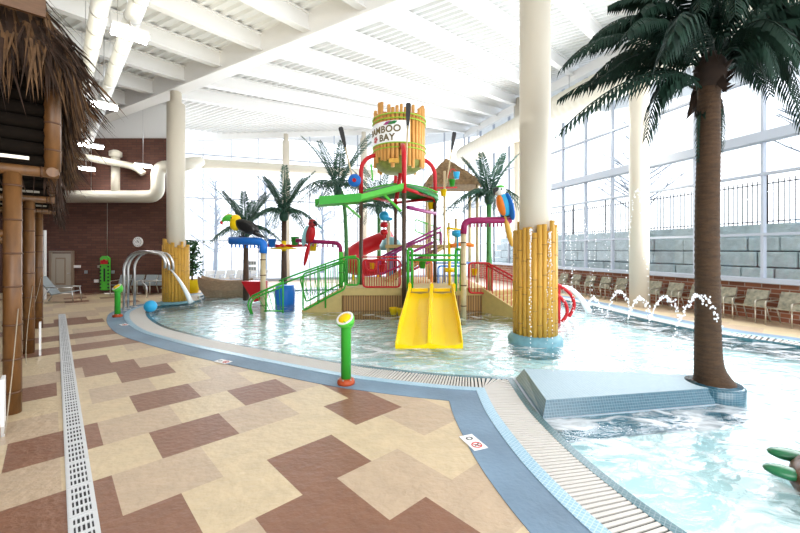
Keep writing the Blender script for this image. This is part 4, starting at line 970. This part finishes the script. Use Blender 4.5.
def bird(name, p, s, rz, body, label, toucan=False, wing='blue', chest='orange', head='paper', tail=None, tilt=.5):
    e = empty(name, p, label, 'bird figure', 'bird figures on the spray arms', rz); e.scale = (s, s, s)
    ax = V((math.sin(tilt), 0, math.cos(tilt)))       # body axis
    rot = ax.to_track_quat('Z', 'Y').to_matrix(); bc = ax*.42
    if toucan: rot = V((-.75, 0, .5)).to_track_quat('Z', 'Y').to_matrix(); bc = V((.05, 0, .36))
    q = MB(); q.ball(bc, (.22, .2, .42), 18, 12, rot)
    hd = bc+(ax*.46 if not toucan else V((-.32, 0, .26)))
    o = q.build('body', M[body], e)
    q = MB(); q.ball(hd, (.19, .165, .17), 16, 10); q.build('head', M[head], e)
    if toucan:
        q = MB(); q.ball(hd+V((.0, 0, -.17)), (.2, .18, .24), 14, 8); q.build('throat', M['yellow'], e)
        q = MB(); q.tube(bez(hd+V((-.1, 0, .02)), hd+V((-.33, 0, .10)), hd+V((-.48, 0, -.10)), 8), [.13, .135, .13, .12, .11, .095, .075, .05, .02], 12); b_ = q.build('beak', M['lgreen'], e)
        q = MB(); q.tube(bez(hd+V((-.12, 0, .09)), hd+V((-.31, 0, .18)), hd+V((-.45, 0, 0)), 8), [.07, .075, .07, .065, .06, .05, .04, .03, .015], 10); q.build('beak_stripe', M['yellow'], b_)
        q = MB(); q.ball(hd+V((-.49, 0, -.12)), (.05, .05, .07), 10, 6); q.build('beak_tip', M['redink'], b_)
        q = MB(); q.ball(bc+V((.42, 0, -.26)), (.34, .13, .07), 12, 8, Matrix.Rotation(.4, 3, 'Y')); q.build('tail', M['feather'], e)
        for sy in (-1, 1): q = MB(); q.ball(bc+V((.12, sy*.17, .0)), (.38, .06, .2), 12, 8, Matrix.Rotation(.5, 3, 'Y')); q.build('wing', M['feather'], e)
    else:
        q = MB(); q.ball(bc-V((.09, 0, .02)), (.17, .17, .36), 16, 10, rot); q.build('chest', M[chest], e)
        q = MB(); q.tube(bez(hd+V((-.12, 0, .04)), hd+V((-.30, 0, .06)), hd+V((-.24, 0, -.17)), 6), [.09, .085, .075, .06, .045, .03, .01], 10); q.build('beak', M['feather'], e)
        q = MB(); q.ball(hd+V((0, 0, .12)), (.16, .14, .08), 12, 6); q.build('crest', M['lgreen' if chest == 'orange' else 'drkred'], e)
        for sy in (-1, 1): q = MB(); q.ball(bc+V((.08, sy*.19, -.08)), (.17, .06, .46), 12, 8, V((-.25, 0, .8)).to_track_quat('Z', 'Y').to_matrix()); q.build('wing', M[wing], e)
        q = MB(); q.ball(bc+V((.2, 0, -.86)), (.09, .1, .55), 12, 8, V((-.32, 0, 1)).to_track_quat('Z', 'Y').to_matrix()); q.build('tail', M[tail or wing], e)
    for sy in (-1, 1): q = MB(); q.tube([V((0, sy*.09, .12)), V((0, sy*.09, 0))], .03, 6); q.ball((-.04, sy*.09, .01), (.08, .04, .025), 8, 5); q.build('foot', M['ink'], e)
    for sy in (-1, 1): q = MB(); q.ball(hd+V((-.08, sy*.145, .04)), (.03, .02, .03), 8, 6); q.build('eye', M['ink'], e)
bird('toucan_figure', at(243, 236.7, Yt)+V((0, 0, 0)), .92, 0, 'feather', 'black toucan figure with yellow throat and green beak perched on the blue spray arm', True, head='yellow')
bird('macaw_figure', at(507, 217, Ym)+V((0, -.02, 0)), .92, .5, 'lblue', 'macaw figure with blue wings and orange chest on the magenta arm beside the column', tilt=-.35, tail='bamboo')
bird('macaw_figure', at(308, 238, Yr)-UP*.2, .85, PI-.6, 'drkred', 'red macaw figure with green blue wings on the dark magenta arm', wing='teal2', chest='red', head='drkred', tilt=-.3, tail='red')

# ------------------------------------------------------------------ smaller play features
def cup(c, r, m, label, grp='tipping cups'):
    q = MB(c); q.lathe([(r*.7, -r), (r, r), (r*1.08, r), (r*.9, r*.9), (r*.6, -r*.7)], c, 14); return thing_mesh('tipping_cup', q, M[m], label, 'cup', grp)
Yw = 14.9; c = at(284, 246, Yw); e = empty('cup_wheel', V((c.x, Yw, c.z)), 'red wheel with yellow dish carrying small cups before a palm trunk', 'play wheel')
q = MB(); q.lathe([(.05, -.14), (.5, -.12), (.52, -.08), (.05, -.02)], (0, 0, 0), 20); q.build('dish', W['yellow'], e)
for a in (.1, 1.8, 3.3, 4.9): q = MB(); q.tube([V((0, 0, 0)), V((math.cos(a), math.sin(a), .03))*.9], .06, 8); q.build('arm', W['red'], e)
q = MB(); q.tube([V((0, 0, -.2)), V((0, 0, .2))], .09, 10); q.build('hub', W['yellow'], e)
for px, py, m, lab in ((272, 243, 'blue', 'blue cup on the red wheel'), (295, 241, 'green', 'green cup on the red wheel'), (313, 247, 'yellow', 'yellow cup at the end of the red wheel')): cup(at(px, py, Yw-.5), .16, m, lab)
cup(at(382, 268.5, 12.3)+V((0, 0, 0)), .001+.12, 'red', 'red cup on the red railing panel between the tower posts'); cup(at(372.5, 266, 12.3), .1, 'yellow', 'yellow cup on the scalloped red railing'); cup(at(474.5, 272, 12.3), .11, 'yellow', 'yellow cup on the red railing right of the slide gate'); cup(at(422.5, 265, 12.8), .12, 'green', 'green cup hung behind the slide gate')
# blue barrel and melon-like bench
c = G(285, 303, -.2); c = V((at(285, 300, 14.0).x, 14.0, -.2)); q = MB(c); q.lathe([(.33, -.05), (.36, .3), (.36, .62), (.33, .9)], c, 20); thing_mesh('play_barrel', q, W['blue'], 'blue barrel standing in the pool below the cup wheel', 'barrel')
c = at(250, 290, 15.3); q = MB(c); q.prism([at(241, 281.5, 14.5), at(263, 281.5, 14.5), at(263, 300, 14.5), at(254, 302, 14.5)], (0, .5, 0)); thing_mesh('red_bench', q, W['red'], 'red wedge shaped play feature behind the toucan post', 'bench')
# red flume
e = empty('red_flume', at(370, 255, 18.5), 'red covered flume slide behind the tower', 'slide'); q = MB(e.location)
q.tube(catmull([at(391, 237, 18.5), at(374, 243, 18.8), at(357, 251, 18.6), at(347, 262, 18.0), at(362, 268, 17.6), at(384, 266, 17.9)], 6), .40, 12); q.build('flume', W['red'], e)
for px in (353, 378): p = at(px, 262, 18.3); q = MB(e.location); q.tube([V((p.x, p.y, -.2)), V((p.x, p.y, 1.6))], .06, 8); q.build('support', W['yellow'], e)
c = at(391, 246, 17.0); e = empty('mushroom_fountain', V((c.x, 17.0, 0)), 'grey green domed fountain seen behind the tower posts', 'fountain')
q = MB(); q.lathe([(.16, .72), (.16, c.z-.3)], (0, 0, 0), 12); q.build('stem', W['lblue'], e); q = MB(); q.lathe([(.48, -.2), (.52, 0), (.4, .25), (.2, .38), (.02, .42)], (0, 0, c.z), 20); q.build('dome', W['teal2'], e)
# purple stair railing and rear railings
railing('stair_railing', [at(379, 261, 15.2), at(412, 244, 15.4), at(441, 231.5, 15.8)], [at(379, 275, 15.2), at(412, 261, 15.4), at(441, 249, 15.8)], 22, W['purple'], r=.05, rb=.016, label='purple stair railing climbing right behind the tower', group='purple railings', extra=[[at(379, 258, 15.2), at(441, 227, 15.8)]])
railing('stair_railing', [at(408, 254, 14.6), at(436, 241, 15)], [at(408, 272, 14.6), at(436, 259, 15)], 9, W['purple'], r=.05, rb=.016, label='purple stair railing behind the slide gate', group='purple railings')
railing('platform_railing', [at(412, 261, 14), at(432, 261, 14)], [at(412, 285, 14), at(432, 285, 14)], 8, W['orange'], 'orange railing panel behind the slide gate')
railing('platform_railing', [at(438, 266, 14), at(463, 266, 14)], [at(438, 288, 14), at(463, 288, 14)], 9, W['blue'], 'blue railing panel behind the right gate post', extra=[[at(436, 263, 14), at(478, 263, 14)]])
railing('platform_railing', [at(415, 219, 17.6), at(441, 229, 17.6)], [at(415, 231, 17.6), at(441, 241, 17.6)], 12, W['lgreen'], 'light green railing of the upper deck behind the tower')
c = at(449.5, 262, 13.2); e = empty('spray_mast', V((c.x, 13.2, .7)), 'yellow mast with yellow cross bars and an orange bar', 'mast')
q = MB(e.location); q.tube([(c.x, 13.2, .72), at(449.5, 243, 13.2)], .05, 8); q.build('mast', W['yellow'], e)
q = MB(e.location); q.tube([at(445, 270, 13.2), at(455, 270, 13.2)], .08, 8); q.build('crossbar', W['yellow'], e)
q = MB(e.location); q.tube(bez(at(450, 246, 13.2), at(460, 243, 13.2), at(474, 245.5, 13.2), 8), .07, 8); q.build('arm', W['orange'], e)
q = MB(e.location); q.tube([at(447, 228, 13.6), at(449, 246, 13.2)], .03, 6); q.tube([at(447, 228, 13.6), at(462, 230, 13.6)], .045, 6); q.build('upper_arm', W['yellow'], e)
c = at(457.5, 234, 13.0); q = MB(c); q.lathe([(.03, -1.0), (.03, -.12), (.2, -.05), (.2, .1), (.12, .13)], c, 14); thing_mesh('funnel_spout', q, W['lblue'], 'light blue funnel spout on a thin stem right of the tower', 'spout')
# rear curled red handrails behind the thick column
for i, (k, lab) in enumerate((([(546, 291), (557, 295), (565, 303), (567, 313), (562, 322)], 'red curled handrail right of the thick bamboo column, nearer one'), ([(546, 281), (560, 286), (571, 295), (574, 306), (569, 317)], 'red curled handrail right of the thick bamboo column, farther one'))):
    Yh = 10.4+i*.6; q = MB(at(560, 300, Yh)); q.tube(catmull([at(x, y, Yh) for x, y in k], 6), .05, 8)
    x = at(559, 300, Yh).x; q.tube([at(559, 296-i*10, Yh), V((x, Yh, -.27))], .045, 8); thing_mesh('curled_handrail', q, W['red'], lab, 'handrail', 'red curled handrails')
q = MB(at(575, 300, 12)); q.tube(bez(at(556, 288, 11.8), at(572, 280, 11.8), at(589, 311.5, 11.8), 10), [.03+.007*i for i in range(11)], 8); tag(q.build('water_stream', M['spray']), 'white water arc right of the red curled handrails', 'water stream')
# small thatched shelter
c = at(448, 186, 17.0); e = empty('thatched_shelter', V((c.x, 17, 0)), 'small thatched roof shelter on bamboo posts right of the bucket', 'shelter')
ap = at(446, 158, 17)-e.location; q = MB(); ev = [V((x, y, 4.95)) for x, y in ((-1.05, -1.0), (1.3, -1.0), (1.3, 1.0), (-1.05, 1.0))]
q.add([ap]+ev+[p-UP*.15 for p in ev], [(0, 1, 2), (0, 2, 3), (0, 3, 4), (0, 4, 1), (1, 2, 6, 5), (2, 3, 7, 6), (3, 4, 8, 7), (4, 1, 5, 8), (5, 6, 7, 8)]); q.build('thatch_roof', M['thatchlight'], e)
q = MB(); rr = random.Random(2)
for _ in range(500):
    s = rr.randrange(4); a, b = ev[s], ev[(s+1) % 4]; f = rr.random(); g = rr.uniform(0, .8); p = a.lerp(b, f).lerp(ap, g)+UP*.03; o_ = (p-V((0, 0, p.z))).normalized(); L = rr.uniform(.2, .42); q.strand(p, p+o_*L*.5-UP*L*.8, .02, .05)
q.build('thatch_fringe', M['thatchlight'], e)
for x, y in ((-.9, -.85), (1.15, -.85), (1.15, .85), (-.9, .85)): q = MB(); q.tube([V((x, y, -.2 if False else .6)), V((x, y, 5.0))], .07, 8); q.build('post', M['bamboopale'], e)
e = empty('bucket_hanger', at(444, 290, 14.6), 'pale pole with wire arch from which small buckets hang', 'bucket stand'); q = MB(e.location)
q.tube([V((at(444.5, 0, 14.6).x, 14.6, .7)), at(444.5, 171, 14.6)], .05, 8); q.build('pole', M['bamboopale'], e)
q = MB(e.location); q.tube(bez(at(448, 178, 14.6), at(452, 160, 14.6), at(459, 178, 14.6), 10), .02, 6); q.tube([at(429, 188, 14.6), at(457, 187.5, 14.6)], .03, 6); q.build('arch', W['redink'], e)
for px, py, m, lab in ((456.5, 175.5, 'lblue', 'blue bucket hung before the small thatched roof'), (452, 183, 'green', 'green bucket hung before the small thatched roof'), (443.5, 193, 'yellow', 'yellow bucket hung on the pale pole below the thatched roof'), (431, 206, 'yellow', 'yellow cup at the right tower post')): cup(at(px, py, 14.5), .13, m, lab)
q = MB(at(384, 222, 15)); c = at(384, 225, 15.2); q.lathe([(.12, -.1), (.17, 0), (.12, .12)], c+UP*.0, 12); q.lathe([(.12, -.1), (.17, 0), (.12, .12)], c-UP*.3, 12); q.lathe([(.03, -.6), (.03, .5)], c, 8); thing_mesh('spinning_drums', q, W['red'], 'two stacked red drums on a stem inside the tower', 'spinner')
q = MB(c); c2 = at(384, 216, 15.2); q.ball(c2, (.2, .15, .2), 12, 8); q.ball(c2+V((.15, 0, -.12)), (.22, .1, .08), 10, 6); thing_mesh('fish_figure', q, W['lblue'], 'light blue fish shaped figure above the red drums', 'figure')

# canoe and plant
e = empty('wooden_canoe', V((-7.3, 16.5, -.1)), 'weathered wooden canoe lying at the far pool edge', 'canoe')
q = MB(); N_ = 16; rows = []
for i in range(N_+1):
    f = i/N_; x = -1.5+2.3*f; wd_ = .46*math.sin(PI*min(1, .06+f*.9))**.6; top = .74+.24*abs(f-.5)**2*4*(1 if f < .5 else .5); keel = .0+.45*max(0, (.18-f)/.18)**1.3
    rows.append([V((x, -wd_, top)), V((x+.0, -wd_*.85, (top+keel)/2)), V((x, -wd_*.4, keel)), V((x, wd_*.4, keel)), V((x, wd_*.85, (top+keel)/2)), V((x, wd_, top)), V((x, wd_*.85, top-.02)), V((x, wd_*.3, keel+.12)), V((x, -wd_*.3, keel+.12)), V((x, -wd_*.85, top-.02))])
q.add([v for r_ in rows for v in r_], [(i*10+j, i*10+(j+1) % 10, (i+1)*10+(j+1) % 10, (i+1)*10+j) for i in range(N_) for j in range(10)]+[tuple(range(10)), tuple(N_*10+j for j in range(10))]); q.build('hull', M['hull'], e)
q = MB(); q.box((0, 0, .62), (.25, .8, .04)); q.build('thwart', M['hull'], e)
c = V((at(192, 290, 17.6).x, 17.6, 0)); q = MB(c); q.lathe([(.26, 0), (.36, .55), (.38, .62), (.32, .62), (.3, .5)], c, 20); thing_mesh('yellow_planter', q, W['yellow'], 'yellow planter pot behind the far left bamboo column', 'planter')
e = empty('potted_shrub', c+UP*.5, 'green leafy shrub growing from the yellow planter', 'shrub'); q = MB(); q.tube([V((0, 0, 0)), V((.03, 0, 1.7))], .04, 6); q.build('stem', M['post'], e)
q = MB(); rr = random.Random(4)
for _ in range(420):
    p = V((rr.gauss(0, .17), rr.gauss(0, .17), rr.uniform(.3, 1.9))); q.strand(p, p+V((rr.uniform(-.2, .2), rr.uniform(-.2, .2), rr.uniform(-.1, .15))), .045, .05)
q.build('leaves', M['leaf'], e)

# ------------------------------------------------------------------ chairs
def make_chair(fab, frm, label, group, high=.86):
    # faces +y, origin on the floor at the middle
    e = empty('sling_chair', (0, 0, 0), label, 'chair', group)
    q = MB(); q.prism([(-.25, .27, .44), (-.25, -.18, .38), (-.25, -.18, .41), (-.25, .27, .47)], (.5, 0, 0)); q.build('seat', fab, e)
    q = MB(); q.prism([(-.25, -.17, .40), (-.25, -.36, high), (-.25, -.33, high+.01), (-.25, -.14, .41)], (.5, 0, 0)); q.build('backrest', fab, e)
    for s in (-1, 1):
        x = .275*s
        q = MB(); q.tube([(x, .27, 0), (x, .27, .46)], .016, 8); q.build('leg', frm, e)
        q = MB(); q.tube([(x, -.34, 0), (x, -.18, .42)], .016, 8); q.build('leg', frm, e)
        q = MB(); q.tube(rnd([(x, .26, .3), (x, .29, .62), (x, -.25, .64)], .08, 4), .018, 8); q.build('armrest', frm, e)
        q = MB(); q.tube([(x*.93, .28, .455), (x*.93, -.17, .40), (x*.93, -.35, high)], .014, 8); q.build('side_rail', frm, e)
    return e
base = None
ys = [18.3, 17.5, 16.7, 15.9, 15.15, 13.8, 13.05, 12.3, 11.55, 10.8, 10.05, 9.3]
labs = ['patterned sling chair below the windows, fifth to the left of the window column', 'patterned sling chair below the windows, fourth to the left of the window column', 'patterned sling chair below the windows, third to the left of the window column', 'patterned sling chair below the windows, second to the left of the window column', 'patterned sling chair directly left of the window column', 'patterned sling chair directly right of the window column', 'patterned sling chair second to the right of the window column', 'patterned sling chair mostly behind the foreground palm trunk', 'patterned sling chair first to the right of the foreground palm trunk', 'patterned sling chair second to the right of the foreground palm trunk', 'patterned sling chair third to the right of the palm trunk, cut by the frame edge', 'patterned sling chair rightmost of the row, past the frame edge']
for y, lab in zip(ys[:-1], labs):
    if base is None: base = make_chair(M['fabric'], M['cframe'], lab, 'sling chairs along the brick wall under the windows'); o = base
    else: o = copy_tree(base)
    o['label'] = lab; p = RW(y)+rin*.55; o.location = (p.x, p.y, 0); o.rotation_euler.z = math.atan2(rin.y, rin.x)-PI/2
base = None
for i, px in enumerate((207, 217.5, 228, 238.5, 250, 261)):
    lab = 'pale sling chair before the back glass, %s from the left' % ('first', 'second', 'third', 'fourth', 'fifth', 'sixth')[i]
    if base is None: base = make_chair(M['fabricw'], M['frame'], lab, 'pale chairs before the back glass'); o = base
    else: o = copy_tree(base)
    o['label'] = lab; Yb = 20.6+.14*i; o.location = (at(px, 0, Yb).x, Yb, 0); o.rotation_euler.z = PI-.1
base = None
for i, px in enumerate((121, 134, 147.5, 160)):
    lab = 'dark grey sling chair against the brick wall, %s from the left' % ('first', 'second', 'third', 'fourth')[i]
    if base is None: base = make_chair(M['fabricg'], M['cframe'], lab, 'grey chairs against the brick wall'); o = base
    else: o = copy_tree(base)
    o['label'] = lab; o.location = (at(px, 0, 16.9).x, 16.9, 0); o.rotation_euler.z = PI
e = empty('lounge_chair', G(61, 302), 'grey reclining lounge chair on the deck in front of the beige door', 'lounge chair', rz=-1.25)
q = MB(); q.prism([(-.3, .5, .40), (-.3, -.2, .30), (-.3, -.2, .33), (-.3, .5, .43)], (.6, 0, 0)); q.build('seat', M['fabricg'], e)
q = MB(); q.prism([(-.3, -.18, .30), (-.3, -.62, .98), (-.3, -.59, 1.0), (-.3, -.15, .33)], (.6, 0, 0)); q.build('backrest', M['fabricg'], e)
for s in (-1, 1):
    x = .32*s; q = MB(); q.tube([(x, .52, 0), (x, .46, .58)], .018, 8); q.build('leg', M['steel'], e); q = MB(); q.tube([(x, -.55, 0), (x, -.22, .55)], .018, 8); q.build('leg', M['steel'], e)
    q = MB(); q.tube([(x, .5, .57), (x, -.35, .6)], .02, 8); q.build('armrest', M['steel'], e)

# ------------------------------------------------------------------ things on the brick wall
Yb = 17.5
x0, x1 = at(51.5, 0, Yb).x, at(73.5, 0, Yb).x
q = MB((x0, Yb, 0)); q.box(((x0+x1)/2, Yb-.03, .92), (x1-x0-.1, .06, 1.84)); d_ = q.build('door_1', M['door'], kind='structure')
def dchild(name, c, dim, m): q = MB((x0, Yb, 0)); q.box(c, dim); return q.build(name, m, d_)
for xx in (x0+.0, x1-.0): dchild('door_frame', (xx, Yb-.04, .96), (.09, .1, 1.92), M['doorglass'])
dchild('door_frame', ((x0+x1)/2, Yb-.04, 1.92), (x1-x0+.09, .1, .08), M['doorglass']); dchild('door_glass', ((x0+x1)/2-.03, Yb-.065, 1.02), (.46, .02, 1.25), M['doorglass']); dchild('door_panel', ((x0+x1)/2-.03, Yb-.08, 1.02), (.36, .02, 1.12), M['door'])
q = MB((x0, Yb, 0)); q.tube([(x1-.2, Yb-.1, .92), (x1-.08, Yb-.1, .92)], .02, 6); q.build('door_handle', M['steel'], d_)
c = at(138, 242, Yb-.02); e = empty('wall_clock', c, 'round white clock on the dark brick wall', 'clock'); q = MB(); q.lathe([(.225, -.05), (.24, 0), (.215, .04)], (0, 0, 0), 28, V((0, -1, 0))); q.build('case', M['paper'], e)
q = MB(); q.box((.03, -.055, .03), (.02, .01, .16), V((.8, 0, .6)), V((0, 1, 0)), V((-.6, 0, .8))); q.box((-.05, -.055, 0), (.12, .01, .018)); q.build('hands', M['ink'], e)
q = MB()
for k in range(12): a = k*PI/6; q.box((.17*math.cos(a), -.05, .17*math.sin(a)), (.03, .01, .03))
q.build('marks', M['ink'], e)
c0, c1 = at(101.3, 256, Yb-.12), at(110.3, 290, Yb-.12); e = empty('rescue_board', (c0.x, Yb-.1, c1.z), 'upright green rescue board with red top on the brick wall', 'rescue board')
w_, h_ = c1.x-c0.x, c0.z-c1.z
q = MB(); P_ = [(0, .03), (.06, 0), (w_-.06, 0), (w_, .03), (w_, h_-.1), (w_-.1, h_), (.1, h_), (0, h_-.1)]; q.prism([(x, 0, z) for x, z in P_], (0, -.1, 0)); q.build('board', W['lgreen'], e)
q = MB()
for z in [.12+.16*i for i in range(8)]:
    for x in (.03, w_-.03): q.box((x, -.105, z), (.07, .02, .07))
q.box((w_/2, -.105, .7), (.07, .02, .6)); q.build('handholds', M['feather'], e)
q = MB(); q.box((w_/2-.09, -.12, h_-.28), (.15, .04, .18)); q.box((w_/2+.09, -.12, h_-.28), (.15, .04, .18)); q.box((w_/2, -.12, h_-.2), (.1, .04, .1)); q.build('head_block', W['red'], e)
q = MB(c0); q.tube([(c0.x+w_/2, Yb-.03, c0.z), (c0.x+w_/2, Yb-.03, 4.2)], .01, 5); thing_mesh('wall_conduit', q, M['cframe'], 'thin conduit running up the brick wall above the rescue board', 'conduit')
for px, py, ww, hh, m, lab in ((77, 266.5, .32, .12, 'paper', 'small white door sign on the brick wall right of the door'), (86, 272, .12, .14, 'fabricg', 'small grey box on the brick wall right of the door sign'), (96.5, 281, .2, .14, 'paper', 'small white notice low on the brick wall left of the rescue board'), (99, 266.5, .12, .12, 'cframe', 'small tan box on the brick wall at the rescue board top'), (113, 272, .12, .14, 'fabricg', 'small grey box on the brick wall right of the rescue board')):
    c = at(px, py, Yb-.02); q = MB(c); q.box(c, (ww, .05, hh)); thing_mesh('wall_plate', q, M[m], lab, 'wall plate', 'small plates on the brick wall')
c = at(149, 283, 15.6); e = empty('towel_rail', V((c.x, 15.6, 0)), 'bent white metal grab rail before the grey chairs', 'rail'); q = MB()
q.tube(rnd([(-.1, 0, 0), (-.1, 0, .5), (-.35, 0, .72), (.9, 0, .72), (.9, 0, .45), (.5, 0, .42)], .12, 4), .03, 8); q.tube([(.9, 0, .55), (.9, 0, 0)], .03, 8); q.build('bent_tube', M['steel'], e)
for dz, lab in ((0, 'upper dark panelled notice board at the back glass'), (-.32, 'lower dark panelled notice board at the back glass')):
    c = at(250, 263, 21.2)+UP*dz; e = empty('notice_board', c, lab, 'sign', 'notice boards at the back glass'); q = MB(); q.box((0, 0, 0), (.72, .03, .24)); q.build('panel', M['paper'], e)
    q = MB()
    for i in range(5): q.box((-.28+.14*i, -.02, 0), (.1, .02, .16))
    q.build('print', M['fabricg'], e)
    if dz: q = MB(); q.box((0, .02, -.5), (.05, .03, .9)); q.box((-.0, .02, .1), (.05, .03, .6)); q.build('stand', M['frame'], e)

# ------------------------------------------------------------------ water jets: chains of drops
def jet(p, qn, zt, label, r=.012, n=60, seed=0, jit=.012):
    p, qn = V(p), V(qn); rr = random.Random(seed); b = MB(p)
    for i in range(n):
        f = (i+rr.uniform(-.3, .3))/n; x = p.lerp(qn, f); hgt = 4*(zt-max(p.z, qn.z))*f*(1-f); x.z = x.z+hgt
        j_ = jit*(1+2.5*f); x += V((rr.gauss(0, j_), rr.gauss(0, j_), rr.gauss(0, j_))); k = r*rr.uniform(.6, 1.3); b.ball(x, (k, k, k*1.3), 6, 4)
    tag(b.build('water_jet', M['spray']), label, 'water jet', 'thin arcing water jets')
jet((1.98, 5.72, .155), (2.72, 7.82, 0), 2.45, 'thin tall water jet arcing onto the left side of the thick bamboo column', n=120, seed=1, r=.009, jit=.004)
jet((2.30, 5.66, .155), (3.05, 7.78, 0), 2.38, 'thin tall water jet arcing onto the middle of the thick bamboo column', n=120, seed=2, r=.009, jit=.004)
jet((2.62, 5.62, .155), (3.35, 7.75, 0), 2.5, 'thin tall water jet arcing onto the right side of the thick bamboo column', n=120, seed=3, r=.009, jit=.004)
for i, (p0, p1, py, Y, lab) in enumerate(((586, 601, 298, 12.0, 'low water jet arc left of the others, before the chairs'), (607, 632, 291, 11.4, 'low water jet arc just left of the window column'), (628, 651, 298, 11.0, 'low water jet arc crossing the window column foot'), (649, 681, 297, 10.4, 'low water jet arc right of the window column'))):
    a = at(p0, 310, Y); b = at(p1, 310, Y); a.z = b.z = 0; jet(a, b, at(0, py, Y).z, lab, .024, 60, 10+i, .011)
a = V((3.55, 4.95, .0)); b = V((4.36, 4.86, .55)); jet(at(672, 345, 4.9), at(719, 325, 4.85), at(0, 286, 4.9).z, 'low water jet arc across the foreground palm trunk', .013, 70, 21, .008)
for i, (px0, py0, px1, zt, lab) in enumerate(((586, 312, 593, 3.3, 'tall thin water jet before the chairs, leftmost'), (606, 312, 612, 3.4, 'tall thin water jet before the chairs, second from left'), (640, 312, 650, 4.2, 'tall thin water jet before the window column'))):
    Y = 11.2; a = at(px0-16, 310, Y); b = at(px1, 310, Y); a.z = b.z = 0; jet(a, b, zt*.9, lab, .015, 70, 30+i, .01)
